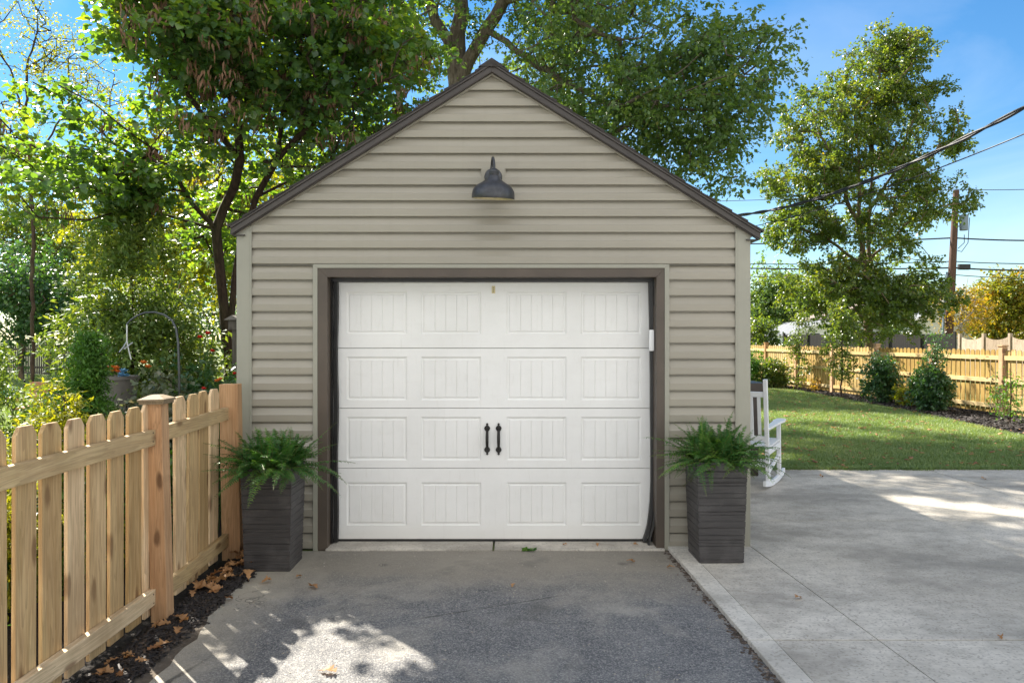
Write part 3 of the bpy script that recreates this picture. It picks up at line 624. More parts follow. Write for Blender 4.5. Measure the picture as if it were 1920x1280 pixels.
# ------------------------------------------------------------------ foliage tools
def unit(a): return a/np.maximum(np.linalg.norm(a, axis=-1, keepdims=True), 1e-9)
LEAF = {
 'quad': (np.array([(0, 0, 0), (.5, -.36, .08), (1, 0, -.05), (.5, .36, .08)]), [(0,1,2,3)]),
 'oak':  (np.array([(0, 0, 0), (.45, -.34, .07), (1, 0, -.12), (.5, .34, .07)]), [(0,1,2,3)]),
 'heart': (np.array([(0, 0, 0), (.12, -.40, .07), (.5, -.48, .09), (1.0, 0, -.10), (.5, .48, .09), (.12, .40, .07), (.5, 0, 0)]), [(0,1,2,6), (6,2,3,3), (0,6,4,5), (6,3,4,4)]),
 'spray': (np.array([(0, -.05, 0), (.55, -.20, .02), (1, 0, -.04), (.55, .20, .02)]), [(0,1,2,3)]),
}
def leaves_np(pos, T, Nn, size, shape, rv):
    """pos,T,N (n,3) arrays -> verts, tris, attr"""
    tpl, fs = LEAF[shape]; T = unit(T); B = unit(np.cross(Nn, T)); Nn = np.cross(T, B); n = len(pos)
    s = size[:, None, None]
    V = pos[:, None, :] + s*(tpl[None, :, 0:1]*T[:, None, :] + tpl[None, :, 1:2]*B[:, None, :] + tpl[None, :, 2:3]*Nn[:, None, :])
    tris = []
    for f in fs:
        f = [f[0]] + [f[i] for i in range(1, len(f)) if f[i] != f[i-1]]
        for i in range(1, len(f)-1): tris.append((f[0], f[i], f[i+1]))
    k = len(tpl); F_ = (np.arange(n)[:, None, None]*k + np.array(tris)[None]).reshape(-1, 3)
    return V.reshape(-1, 3), F_, np.repeat(rv, k)
def clusters_in(lobes, n, r, shell=.55):
    """n points spread through ellipsoid lobes (cx,cy,cz,rx,ry,rz,weight), denser towards the outside"""
    wts = np.array([l[6] if len(l) > 6 else l[3]*l[4]*l[5] for l in lobes], float); wts /= wts.sum(); out = []
    idx = r.choice(len(lobes), n, p=wts)
    for i in idx:
        l = lobes[i]; d = unit(r.normal(0, 1, 3)); q = r.uniform(0, 1)**(1/3); q = q if r.uniform() > shell else q**.4
        out.append([l[0]+d[0]*l[3]*q, l[1]+d[1]*l[4]*q, l[2]+d[2]*l[5]*q])
    return np.array(out)
def skeleton(limbs, clusters, r, step=.35, droop=0.0):
    pos = []; par = []; own = []
    def add(p, q): pos.append(np.array(p, float)); par.append(q); own.append((-1, 0.)); return len(pos)-1
    for li, line in enumerate(limbs):
        line = [np.array(p, float) for p in line]
        if not pos: cur = add(line[0], -1)
        else: cur = int(np.argmin(np.linalg.norm(np.array(pos) - line[0], axis=1)))
        n0 = len(pos)
        for a, b in zip([pos[cur]] + line[1:], line[1:]):
            n = max(1, int(np.linalg.norm(b-a)/step))
            for k in range(1, n+1):
                t_ = k/n; q = a + (b-a)*t_ + (r.normal(0, step*.07, 3) if k < n else 0); cur = add(q, cur)
        for k in range(n0, len(pos)): own[k] = (li, (k-n0+1)/(len(pos)-n0))
    nl = len(pos); base = pos[0]
    order = np.argsort(np.linalg.norm(clusters - np.mean([l[-1] for l in limbs], axis=0), axis=1)); tips = np.zeros(len(clusters), int)
    for ci in order:
        c = clusters[ci]; A = np.array(pos); d = np.linalg.norm(A - c, axis=1); pen = np.maximum(0, A[:, 2] - c[2])*.9 + (np.arange(len(A)) < nl*.25)*.5
        j = int(np.argmin(d + pen)); a = A[j]; n = max(1, int(np.linalg.norm(c-a)/step)); cur = j; off = r.normal(0, .12, 3)*np.linalg.norm(c-a); off[2] += .10*np.linalg.norm(c-a)
        for k in range(1, n+1):
            t_ = k/n; cur = add(a + (c-a)*t_ + off*math.sin(math.pi*t_) + r.normal(0, step*.05, 3)*(k < n), cur)
        tips[ci] = cur
    return np.array(pos), np.array(par), own
def tube_mesh(name, pos, par, r0, rtip, pw=.45, sides=6, lrad=None, own=None):
    n = len(pos); cnt = np.zeros(n); haschild = np.zeros(n, bool); haschild[par[par >= 0]] = True; cnt[~haschild] = 1
    for i in range(n-1, 0, -1):
        if par[i] >= 0: cnt[par[i]] += cnt[i]
    rad = rtip*np.maximum(cnt, 1)**pw; rad = rad*(r0/rad[0]) if rad[0] > r0 else rad*1.0
    rad = np.maximum(rad, rtip*.6)
    if lrad:
        for i, (li, f) in enumerate(own):
            if li in lrad: a_, b_ = lrad[li]; rad[i] = a_ + (b_-a_)*f
    rad[0] = max(rad[0], r0)
    big = rad[par] ; V = []; Fc = []; e = np.arange(1, n); e = e[par[e] >= 0]
    a, b = pos[par[e]], pos[e]; d = unit(b-a); up = np.where(np.abs(d[:, 2:3]) < .9, np.array([[0, 0, 1.]]), np.array([[1., 0, 0]])); x = unit(np.cross(d, up)); y = np.cross(x, d)
    ra = np.minimum(rad[par[e]], rad[e]*1.25); rb = rad[e]; ang = np.arange(sides)*2*np.pi/sides
    ring = x[:, None, :]*np.cos(ang)[None, :, None] + y[:, None, :]*np.sin(ang)[None, :, None]
    A = a[:, None, :] - d[:, None, :]*(ra*.3)[:, None, None] + ring*ra[:, None, None]; B = b[:, None, :] + d[:, None, :]*(rb*.3)[:, None, None] + ring*rb[:, None, None]
    V = np.concatenate([A, B], 1).reshape(-1, 3); k = np.arange(sides); q = np.stack([k, (k+1) % sides, (k+1) % sides + sides, k + sides], 1)
    return np_mesh(name, V, (np.arange(len(e))[:, None, None]*2*sides + q[None]).reshape(-1, 4), smooth=True)
def foliage(clusters, r, ntwig, nleaf, tl, size, shape, flat=.5, hang=.0, upn=1.0, out=None, spread=.35, tone=0.0, axis_out=0.0, center=None):
    nc = len(clusters); d = r.normal(0, 1, (nc, ntwig, 3)); d[..., 2] = d[..., 2]*flat - hang
    if center is not None: d += axis_out*unit(clusters - center)[:, None, :]
    d = unit(d); t_ = np.sqrt(r.uniform(.02, 1, (nc, ntwig, nleaf)))*tl*r.uniform(.6, 1.25, (nc, ntwig, 1))
    p = clusters[:, None, None, :] + d[:, :, None, :]*t_[..., None]; p = p + r.normal(0, size*spread, p.shape); p[..., 2] -= (t_**2)*.25/max(tl, .1)*.5
    n = nc*ntwig*nleaf; p = p.reshape(-1, 3); dd = np.repeat(d.reshape(-1, 3), nleaf, 0)
    T = dd*.6 + r.normal(0, .6, (n, 3)); T[:, 2] -= .35; N_ = r.normal(0, .55, (n, 3)); N_[:, 2] += upn
    ct = np.repeat(r.normal(0, .11, nc), ntwig*nleaf); rv = np.clip(r.beta(2.2, 2.4, n)*.9 + ct + tone, 0, 1)
    return leaves_np(p, T, N_, size*r.uniform(.45, 1.35, n), shape, rv)
GAPS = [(-1.35, 3.9, .12), (-1.1, 5.0, .09), (-.7, 4.75, .12), (-.78, 4.05, .25), (-.38, 3.8, .24), (-.95, 3.60, .22), (-1.25, 4.6, .12), (-.1, 3.5, .15), (4.15, 7.1, .30), (4.9, 6.9, .2), (5.8, 8.2, .2), (6.0, 13, .5), (4.2, 17, .5), (7.2, 15.5, .5)]
def make_tree(name, label, loc, limbs, lobes, nclus, leafmat, barkmat, r0, rtip, ntwig=7, nleaf=9, tl=.4, size=.07, shape='quad', seed=0, group=None, cat='tree', flat=.5, hang=0., upn=1., shell=.55, step=.35, extra=None, tone=0., sides=6, keep=None, clus=None, axis_out=0., center=None, pw=.45, lrad=None):
    r = np.random.default_rng(seed); root = thing(name, label, cat, loc, 0, group); L0 = np.array(loc, float)
    cl = clusters_in(lobes, nclus, r, shell) if clus is None else clus
    if keep is not None: cl = cl[keep(cl)]
    for (gx_, gy_, rr_) in GAPS:                               # openings in the canopy where the photo shows sun reaching the ground
        o_ = np.array([gx_, gy_, 0.]); s_ = np.array(S); v_ = cl - o_; d_ = np.linalg.norm(v_ - (v_ @ s_)[:, None]*s_, axis=1)
        cl = cl[~((d_ < rr_) & ((v_ @ s_) > 0) & (cl[:, 1] > 5.5) & (cl[:, 1] < 40))]
    pos, par, nl = skeleton(limbs, cl, r, step)
    link('trunk', tube_mesh('trunk', pos - L0, par, r0, rtip, pw, sides, lrad, nl), barkmat, root)
    V, Fc, at = foliage(cl, r, ntwig, nleaf, tl, size, shape, flat, hang, upn, tone=tone, axis_out=axis_out, center=center)
    link('crown', np_mesh('crown', V - L0, Fc, attr=at), leafmat, root)
    return root, cl, pos, par

# ------------------------------------------------------------------ near picket fence on the left
fen = thing('picket_fence', 'new pine picket fence with dog-eared boards and capped post beside the driveway', 'fence', (-2.02, 4.2, 0))
FX = -2.02
def fpart(mb, name, mat, parent=None, **kw):
    o = mb.build(name, mat, parent or fen, **kw); return o
pw_, pt = .144, .019
pk = MB(); hgt = 1.0; pk.prism([(-pw_/2, 0), (pw_/2, 0), (pw_/2, hgt-.032), (pw_/2-.030, hgt), (-pw_/2+.030, hgt), (-pw_/2, hgt-.032)], -pt/2, pt/2)
pk0 = pk.build('picket', M['pine_z'], fen, bevel=.0025, seg=1)
random.seed(12)
y1p, y2p = 4.385, 5.60                                        # the two posts
pitch = .187
spots = [(FX-.055, y1p-.02-pitch*(k+.0)) for k in range(15)] + [(FX-.058-.010*k, 4.77+.20*k) for k in range(4)]
for i, (x, y) in enumerate(spots):
    o = pk0 if i == 0 else pk0.copy()
    if i: C.objects.link(o)
    near = y < y1p; top = (1.248 if near else 1.268) + random.uniform(-.008, .008)
    o.parent = fen; o.scale = (1 + random.uniform(-.03, .03), 1, (top - .04)/1.0); o.location = (x + .0 + random.uniform(-.002, .002) - fen.location.x, y - fen.location.y, .04)
    o.rotation_euler = (random.uniform(-.006, .006), random.uniform(-.008, .008), R(90) + random.uniform(-.03, .03))
def rail(y0, y1, x, zc, zd=0.0, yaw=0.0):
    mb = MB(); Lr = (y1-y0)/2; mb.box((-.019, -Lr, -.045), (.019, Lr, .045)); o = mb.build('rail', M['pine_y'], fen, bevel=.004)
    o.location = (x - fen.location.x, (y0+y1)/2 - fen.location.y, zc); o.rotation_euler = (math.atan2(zd, y1-y0), 0, yaw)
rx = FX - .055 + pt/2 + .020
rail(1.6, y1p-.047, rx, 1.060, .0); rail(1.6, y1p-.047, rx, .155, .0)
rail(y1p+.047, y2p-.047, rx-.018, 1.072, .01, .032); rail(y1p+.047, y2p-.047, rx-.018, .150, .02, .032)
mb = MB().box((-.047, -.047, 0), (.047, .047, 1.262)); post = mb.build('post', M['post'], fen, bevel=.005); post.location = (FX+.012-fen.location.x, y1p-fen.location.y, 0); post.rotation_euler = (0, R(-1.6), 0)
cp = MB().box((-.061, -.061, 1.249), (.061, .061, 1.249)).box((-.069, -.069, 1.249), (.069, .069, 1.265))
cp.add([(-.076, -.076, 1.265), (.076, -.076, 1.265), (.076, .076, 1.265), (-.076, .076, 1.265), (-.076, -.076, 1.277), (.076, -.076, 1.277), (.076, .076, 1.277), (-.076, .076, 1.277), (-.028, -.028, 1.299), (.028, -.028, 1.299), (.028, .028, 1.299), (-.028, .028, 1.299)],
       [(3,2,1,0), (0,1,5,4), (1,2,6,5), (2,3,7,6), (3,0,4,7), (4,5,9,8), (5,6,10,9), (6,7,11,10), (7,4,8,11), (8,9,10,11)])
cp.build('cap', M['cap'], post, bevel=.002, seg=1)
mb = MB().box((-.068, -.045, 0), (.068, .045, 1.29)); p2 = mb.build('post', M['post'], fen, bevel=.005); p2.location = (-2.045-fen.location.x, y2p-fen.location.y, 0); p2.rotation_euler = (0, R(-1.0), 0)

scr = MB()
scr.lathe([(.0045, 0), (.0045, .0015), (.002, .0022), (0, .0022)], 8, Matrix.Rotation(R(90), 4, 'Y'))
s0 = None
for yy_, xx_ in [(y1p-.075, rx+.019), (y1p+.075, rx+.019), (y2p-.08, rx-.018)]:
    for zz_ in (1.085, 1.035, .175, .130):
        o = scr.build('screw', M['iron'], fen) if s0 is None else s0.copy()
        if s0 is not None: C.objects.link(o); o.parent = fen
        s0 = s0 or o; o.location = (xx_ + .0005 - fen.location.x, yy_ + random.uniform(-.01, .01) - fen.location.y, zz_ + random.uniform(-.006, .006))
# ------------------------------------------------------------------ planters and ferns
def planter(label, loc, rz, seed):
    root = thing('planter', label, 'planter', loc, rz, 'tall ribbed planters flanking the door')
    w0, w1, h = .157, .178, .715; random.seed(seed); mb = MB()
    zs = [0.0]; 
    while zs[-1] < h - .05: zs.append(zs[-1] + random.choice((.022, .034, .046, .052)))
    zs[-1] = h
    lv = []
    for a, b in zip(zs, zs[1:]):
        o_ = random.choice((0, .0008, .0014)); lv += [(a+.0012, o_-.0035), (a+.004, o_), (b-.004, o_), (b-.0012, o_-.0035)]
    lv = [(0, 0)] + lv + [(h, 0)]
    def ring(z, o_, w=None): ww = (w0 + (w1-w0)*z/h + o_) if w is None else w; return [(-ww, -ww, z), (ww, -ww, z), (ww, ww, z), (-ww, ww, z)]
    vs = []; 
    for z, o_ in lv: vs += ring(z, o_)
    fs = [(3,2,1,0)]
    for i in range(len(lv)-1): fs += [(4*i+k, 4*i+(k+1)%4, 4*i+4+(k+1)%4, 4*i+4+k) for k in range(4)]
    b = len(vs); vs += ring(h, 0, w1-.022) + ring(h-.09, 0, w1-.028); i = len(lv)-1
    fs += [(4*i+k, 4*i+(k+1)%4, b+(k+1)%4, b+k) for k in range(4)] + [(b+k, b+(k+1)%4, b+4+(k+1)%4, b+4+k) for k in range(4)]
    mb.add(vs, fs).build('pot', M['pot'], root)
    MB().add(ring(h-.045, 0, w1-.026), [(0,1,2,3)]).build('soil', M['soil'], root)
    return root
def fern(label, loc, seed, nf=430, R0=.39, side=0.):
    r = np.random.default_rng(seed); root = thing('fern', label, 'fern', loc, 0, 'ferns in the tall planters'); VV = []; FF = []; AA = []; nb = 0; st = MB()
    PP, TT, NN, SS, RV = [], [], [], [], []
    for i in range(nf):
        az = r.uniform(0, 2*np.pi); el = r.uniform(.15, 1.5); Lf = R0*r.uniform(.6, 1.2); 
        if i < 14: Lf *= 1.22; el = r.uniform(.2, .75)
        if math.sin(az) > .35: el = max(el, .95); Lf *= .8
        d = np.array([math.cos(az)*math.cos(el), math.sin(az)*math.cos(el), math.sin(el)]); base = np.array([r.uniform(-.15, .15), r.uniform(-.15, .15), -.02])
        g_ = r.uniform(.55, 1.5); npn = int(Lf/.0125); tt = np.linspace(0, 1, npn); bend = r.normal(0, .10, 3)
        pts = base + d[None]*(Lf*tt)[:, None]; pts[:, 2] -= g_*Lf*.38*tt**2.1; pts += bend[None]*(Lf*tt**2)[:, None]
        tan = unit(np.gradient(pts, axis=0)); sidev = unit(np.cross(tan, np.array([0, 0, 1.])[None] + d*.2)); nrm = np.cross(sidev, tan)
        st.tube([tuple(p) for p in pts[::max(1, npn//7)]], .0014, 3, False)
        k0 = int(npn*.14); prof = np.sin(np.pi*np.clip(tt*.86+.12, 0, 1))**.7; tone = r.normal(0, .13) + (.35 if r.uniform() < .08 else 0)
        for s_ in (-1, 1):
            q = pts[k0:]; PP.append(q); TT.append(sidev[k0:]*s_ + tan[k0:]*.35 - nrm[k0:]*.15 + r.normal(0, .22, q.shape)); NN.append(nrm[k0:]); SS.append(.036*prof[k0:]*r.uniform(.85, 1.1, len(q))*(Lf/R0)**.3); RV.append(np.clip(.42 + tone + r.normal(0, .08, len(q)), 0, 1))
    LEAF['pinna'] = (np.array([(0, -.07, 0), (.45, -.13, .03), (1, 0, -.10), (.45, .13, .03), (0, .07, 0)]), [(0,1,2,3,4)])
    V, Fc, at = leaves_np(np.concatenate(PP), np.concatenate(TT), np.concatenate(NN), np.concatenate(SS), 'pinna', np.concatenate(RV))
    link('fronds', np_mesh('fronds', V, Fc, attr=at), M['fern'], root); st.build('stems', m_plain('fern_stem', (.12, .12, .03), .6) if 'fs' not in M else M['fs'], root); return root
pl1 = planter('dark brown ribbed planter between the wooden fence post and the door', (-1.70, 5.29+.157, .008), R(0), 2)
pl2 = planter('dark brown ribbed planter on the concrete corner right of the door', (1.480, 5.50-.0+.05, PZ+.002), R(1.2), 6)
fern('arching green fern in the planter beside the fence post', (-1.70, 5.447, .71), 4)
fern('bushy green fern with a few dead fronds in the planter on the concrete', (1.480, 5.54, .75), 9)

# ------------------------------------------------------------------ rocking chair and dark table behind the garage corner
ch = thing('rocking_chair', 'white slatted rocking chair partly hidden behind the garage corner', 'rocking chair', (2.63, 8.46, PZ), R(-32))
def chp(mb, name, **kw): return mb.build(name, M['white'], ch, **kw)
def arc_pts(x): return [(x, y, .02 + .42*(y+.02)**2/1.0*.55) for y in np.linspace(-.42, .46, 13)]
for s_ in (-1, 1):
    X = s_*.27; mb = MB(); prev = None; pts = arc_pts(X); vs = []; fs = []
    for (x, y, z) in pts: vs += [(x-.016, y, z-.014), (x+.016, y, z-.014), (x+.016, y, z+.045), (x-.016, y, z+.045)]
    for i in range(len(pts)-1): fs += [(4*i+k, 4*i+(k+1)%4, 4*i+4+(k+1)%4, 4*i+4+k) for k in range(4)]
    fs += [(3,2,1,0), tuple(4*(len(pts)-1)+k for k in range(4))]
    chp(MB().add(vs, fs), 'rocker', bevel=.005)
    Mt = Matrix.Translation((X, -.26, .05)) @ Matrix.Rotation(R(7), 4, 'X')
    chp(MB().box((-.021, -.021, 0), (.021, .021, 1.12), Mt), 'back_post', bevel=.006)
    chp(MB().box((-.021, -.021, 0), (.021, .021, .60), Matrix.Translation((X, .23, .05)) @ Matrix.Rotation(R(2), 4, 'X')), 'front_leg', bevel=.006)
    arm_poly = [(-.030, -.34), (.030, -.34), (.045, .10), (.062, .24), (.050, .34), (.0, .37), (-.050, .34), (-.062, .24), (-.045, .10)]
    n = len(arm_poly); mb = MB().add([(X+x, y+.0, .645+.06*y) for x, y in arm_poly] + [(X+x, y, .668+.06*y) for x, y in arm_poly], [tuple(range(n-1,-1,-1)), tuple(range(n, 2*n))] + [(i, (i+1)%n, (i+1)%n+n, i+n) for i in range(n)]); chp(mb, 'armrest', bevel=.004)
    chp(MB().box((-.014, -.26, -.018), (.014, .24, .018), Matrix.Translation((X, 0, .24)) @ Matrix.Rotation(R(14), 4, 'X')), 'side_stretcher', bevel=.004)
    chp(MB().box((-.016, -.27, -.03), (.016, .25, .03), Matrix.Translation((X, 0, .40)) @ Matrix.Rotation(R(3), 4, 'X')), 'seat_rail', bevel=.004)
for i in range(8): chp(MB().box((-.285, -.23+i*.062, .43+i*.004), (.285, -.18+i*.062, .448+i*.004)), 'seat_slat', bevel=.003)
Mb = Matrix.Translation((0, -.26, .05)) @ Matrix.Rotation(R(7), 4, 'X')
chp(MB().box((-.248, -.014, .93), (.248, .014, .985), Mb), 'top_rail', bevel=.004); chp(MB().box((-.248, -.014, .46), (.248, .014, .51), Mb), 'lower_rail', bevel=.004)
for i in range(6): chp(MB().box((-.215+i*.079, -.008, .511), (-.180+i*.079, .008, .929), Mb), 'back_slat', bevel=.003)
chp(MB().box((-.25, .215, .20), (.25, .245, .24)), 'cross_stretcher', bevel=.003); chp(MB().box((-.25, -.255, .22), (.25, -.225, .26)), 'cross_stretcher', bevel=.003)
tb = thing('side_table', 'dark brown wooden table with thick top behind the white rocking chair', 'table', (2.47, 9.05, PZ))
MB().box((-.42, -.25, .975), (.48, .25, 1.075)).build('table_top', M['table'], tb, bevel=.006)
for x in (-.36, .34):
    for y in (-.19, .19): MB().box((x-.04, y-.04, 0), (x+.04, y+.04, .974)).build('leg', M['table'], tb, bevel=.004)

# ------------------------------------------------------------------ fallen leaves, each its own object
def oakleaf_mesh(seed, size):
    r = random.Random(seed); mid = []; n = 9; L_ = size; out = []
    wid = [.03, .16, .10, .34, .14, .42, .16, .26, .0]
    lf = []; rt = []
    for i in range(n):
        u = i/(n-1); w_ = wid[i]*L_*r.uniform(.8, 1.2); curl = .10*L_*math.sin(u*3.1)*r.uniform(.6, 1.3)
        mid.append((u*L_-L_/2, 0, curl)); lf.append((u*L_-L_/2+.05*L_*(w_ > .2*L_), w_, curl+abs(w_)*r.uniform(.1, .6))); rt.append((u*L_-L_/2+.05*L_*(w_ > .2*L_), -w_, curl+abs(w_)*r.uniform(.1, .6)))
    V = mid + lf + rt; Fc = []
    for i in range(n-1): Fc += [(i, i+1, n+i+1), (i, n+i+1, n+i), (i, 2*n+i, 2*n+i+1), (i, 2*n+i+1, i+1)]
    V = V + [(-L_/2-.25*L_, .01*L_, .02*L_), (-L_/2, .006, .0)]; Fc.append((0, len(V)-2, len(V)-1))
    return np_mesh('fallen_leaf', V, Fc, attr=[r.uniform(.1, 1)]*len(V))
lm = [oakleaf_mesh(i, .10) for i in range(6)]
def drop(x, y, z, s, label, group, k):
    o = link('fallen_leaf', lm[k % 6], M['dry']); o.location = (x, y, z); o.rotation_euler = (random.uniform(-.5, .5), random.uniform(-.4, .4), random.uniform(0, 6.28)); o.scale = (s, s, s*random.uniform(.7, 1.6)); tag(o, label, 'leaf', group); return o
random.seed(21)
for k in range(46):                                            # the drift against the fence foot by the planter
    y = random.triangular(4.5, 5.75, 5.55); drop(-1.92 + random.gauss(0, .05) + .03*(y > 5.3), y, random.uniform(.03, .075), random.uniform(.65, 1.05), 'brown oak leaf in the drift at the fence foot beside the planter', 'oak leaves drifted along the fence foot', k)
for k in range(14): drop(random.uniform(-1.97, -1.8), random.uniform(3.4, 4.4), .035, random.uniform(.5, .9), 'brown oak leaf lying on the dark mulch below the tall fence panel', 'oak leaves on the mulch', k)
for k, (px, py) in enumerate([(405, 1118), (412, 1112), (452, 1085), (470, 1080), (500, 1095), (430, 1128)]):
    Z = F*H/(py-HOR); drop(G(px, Z).x, Z, .022, .7, 'small brown leaf on the ragged edge of the asphalt', 'leaves on the asphalt edge', k)
for px, py, s, lb in [(615, 1258, .85, 'large tan oak leaf lying in the sunlit patch of asphalt'), (588, 1100, .9, 'dark brown leaf on asphalt in front of the door left of centre'), (1258, 1063, .6, 'brown leaf beside the kerb corner near the dark planter'),
                      (1182, 1052, .6, 'brown leaf just in front of the door apron on the asphalt'), (1497, 1120, .55, 'tan leaf alone on the pale concrete slab'), (1878, 1194, .5, 'tan leaf lying on the long cross joint of the concrete'),
                      (962, 1096, .5, 'small brown leaf on asphalt in front of the middle of the door'), (1540, 893, .7, 'brown leaf on concrete near the lawn'), (1845, 897, .7, 'brown leaf in the sunlit far strip of concrete'), (560, 1080, .5, 'curled leaf just right of the planter foot')]:
    z = PZ+.008 if px > 1270 else .018; Z = F*(H-z)/(py-HOR); drop(G(px, Z).x, Z, z, s, lb, None, int(px))
for px, py in [(1120, 1019), (1192, 1019), (600, 1018), (1060, 1017)]: Z = 5.90; drop((px-960)*Z/F, Z, .03, .45, 'small brown leaf on the concrete door apron', 'leaves on the door apron', int(px))
M['litter'] = M['dry']
n = 900; yy = PE + 16*rng.power(1.0, n)**1.2; pts = np.stack([rng.uniform(2.2, 8.8, n), yy, rng.uniform(.05, .07, n)], 1)
tag(chips('leaf_litter', pts, .026, M['dry'], aspect=.5, tilt=.3, seed=8), kind='stuff')
# a small weed at the apron joint
wd = thing('weed', 'small green weed growing at the foot of the door apron', 'weed', P(990, 1028, 5.80) * 1.0); wd.location.z = .008
r = np.random.default_rng(5); n = 26; a = r.uniform(0, 6.28, n); T = np.stack([np.cos(a), np.sin(a)*.6, r.uniform(.2, 1.1, n)], 1)
V, Fc, at = leaves_np(r.normal(0, .012, (n, 3))*np.array([2.2, .5, .2]), T, np.tile([0, 0, 1.], (n, 1)) + r.normal(0, .3, (n, 3)), r.uniform(.02, .05, n), 'quad', r.uniform(.3, .9, n)); link('leaves', np_mesh('leaves', V, Fc, attr=at), M['fern'], wd)

# ------------------------------------------------------------------ far fence along the right of the lawn
FB = [Vector((9.10, 27.3, 0)), Vector((10.3, 16.0, 0))]; fd = (FB[1]-FB[0]); fl = fd.length; fdn = fd.normalized()
ff = thing('board_fence', 'long pine fence with three rails running behind the lawn and shrubs', 'fence', FB[0])
def ffm(dist): return FB[0] + fdn*dist
ang = math.atan2(fdn.y, fdn.x); nout = Vector((-fdn.y, fdn.x, 0)); 
if nout.x > 0: nout = -nout                                    # towards the lawn
pan = fl/5; s0 = -pan*1.0 - .8
for k in range(-3, 8):
    p = ffm(k*pan) - FB[0]; Mt = Matrix.Translation(p) @ Matrix.Rotation(ang, 4, 'Z')
    o = MB().box((-.06, -.06, 0), (.06, .06, 1.46)).box((-.075, -.075, 1.46), (.075, .075, 1.49)).build('post', M['post'], ff, bevel=.005); o.location = p; o.rotation_euler = (0, 0, ang)
    if k == 7: break
    mb = MB(); npk = 14; gp = (pan-.12)/npk
    for i in range(npk):
        x = .06 + (i+.5)*gp; ww = gp/2-.018; tp = 1.39 + .012*math.sin(i*2.3+k)
        mb.prism([(x-ww, .05), (x+ww, .05), (x+ww, tp-.035), (x+ww-.03, tp), (x-ww+.03, tp), (x-ww, tp-.035)], -.0, .018)
    o = mb.build('picket_panel', M['far_z'], ff); o.location = p; o.rotation_euler = (0, 0, ang)
    # rails stand on the lawn side
    sgn = 1 if (Matrix.Rotation(ang, 3, 'Z') @ Vector((0, 1, 0))).dot(nout) > 0 else -1
    for z in (.20, .74, 1.22):
        y0, y1 = (.0185, .057) if sgn > 0 else (-.039, -.0005)
        o = MB().box((.061, y0, z-.045), (pan-.061, y1, z+.045)).build('rail', M['far_z'] if False else M['pine_x'] if 'pine_x' in M else M['far_z'], ff, bevel=.003); o.location = p; o.rotation_euler = (0, 0, ang)

# ------------------------------------------------------------------ trees
E = 'redbud'
B = G(425, 9.2)
limbs = [[B, P(425, 640, 9.2), P(412, 500, 9.1), P(405, 430, 9.0)],
         [P(425, 640, 9.2), P(440, 520, 9.2), P(450, 460, 9.2), P(480, 370, 9.0), P(520, 300, 8.8), P(530, 210, 8.6), P(560, 60, 8.4)],
         [P(405, 430, 9.0), P(420, 390, 9.0), P(450, 300, 8.8), P(440, 200, 8.5), P(380, 60, 8.2)],
         [P(480, 370, 9.0), P(560, 330, 9.2), P(640, 290, 9.4), P(740, 200, 9.8)],
         [P(520, 300, 8.8), P(600, 220, 8.6), P(700, 120, 8.5), P(780, 60, 8.6)],
         [P(405, 430, 9.0), P(330, 330, 8.3), P(220, 230, 7.6), P(110, 160, 7.0)],
         [P(405, 430, 9.0), P(300, 400, 9.0), P(160, 330, 8.8), P(20, 260, 8.6)],
         [P(450, 300, 8.8), P(340, 160, 8.0), P(240, 60, 7.4)]]
def lobe(px, py, Z, rx, rz, ry, w_=None):
    c = P(px, py, Z); l = [c.x, c.y, c.z, rx*Z/F, ry, rz*Z/F]; l.append(w_ if w_ else l[3]*l[4]*l[5]); return l
lob = [lobe(300, 60, 7.6, 150, 80, 1.0, 1.6), lobe(430, 60, 8.4, 280, 140, 1.5), lobe(640, 150, 8.9, 200, 130, 1.3), lobe(300, 170, 8.0, 210, 95, 1.3), lobe(520, 250, 8.8, 190, 90, 1.1),
       lobe(430, -120, 8.4, 330, 140, 1.8), lobe(110, 320, 7.6, 160, 100, .8), lobe(240, 330, 8.2, 130, 60, .7, .5), lobe(120, 195, 7.0, 60, 30, .4), lobe(480, 420, 10.2, 130, 90, .9), lobe(700, 40, 9.2, 130, 90, 1.2), lobe(30, 290, 8.5, 70, 90, .9)]
def keep_rb(cl):
    px = 960 + cl[:, 0]/cl[:, 1]*F; py = HOR - (cl[:, 2]-H)/cl[:, 1]*F
    sky1 = (px < 215) & (py < 150); sky2 = (px > 150) & (px < 300) & (py > 95) & (py < 200) & (px + py < 440)
    gar_ = (px > 800) & (py > 130)
    return ~(sky1 | gar_ | (px > 830) | ((px > 770) & (py < 45))) & ((~sky2) | (np.arange(len(cl)) % 6 == 0)) & (cl[:, 2] > 1.9)
rb, rcl, rpos, rpar = make_tree('redbud_tree', 'large redbud tree with heart shaped leaves and brown pods left of the garage', B, limbs, lob, 1180, M['redbud'], M['bark2'], .13, .0065, 6, 9, .34, .067, 'heart', 31, keep=keep_rb, flat=.14, sides=7, shell=.35, pw=.40, step=.3, upn=2.0)
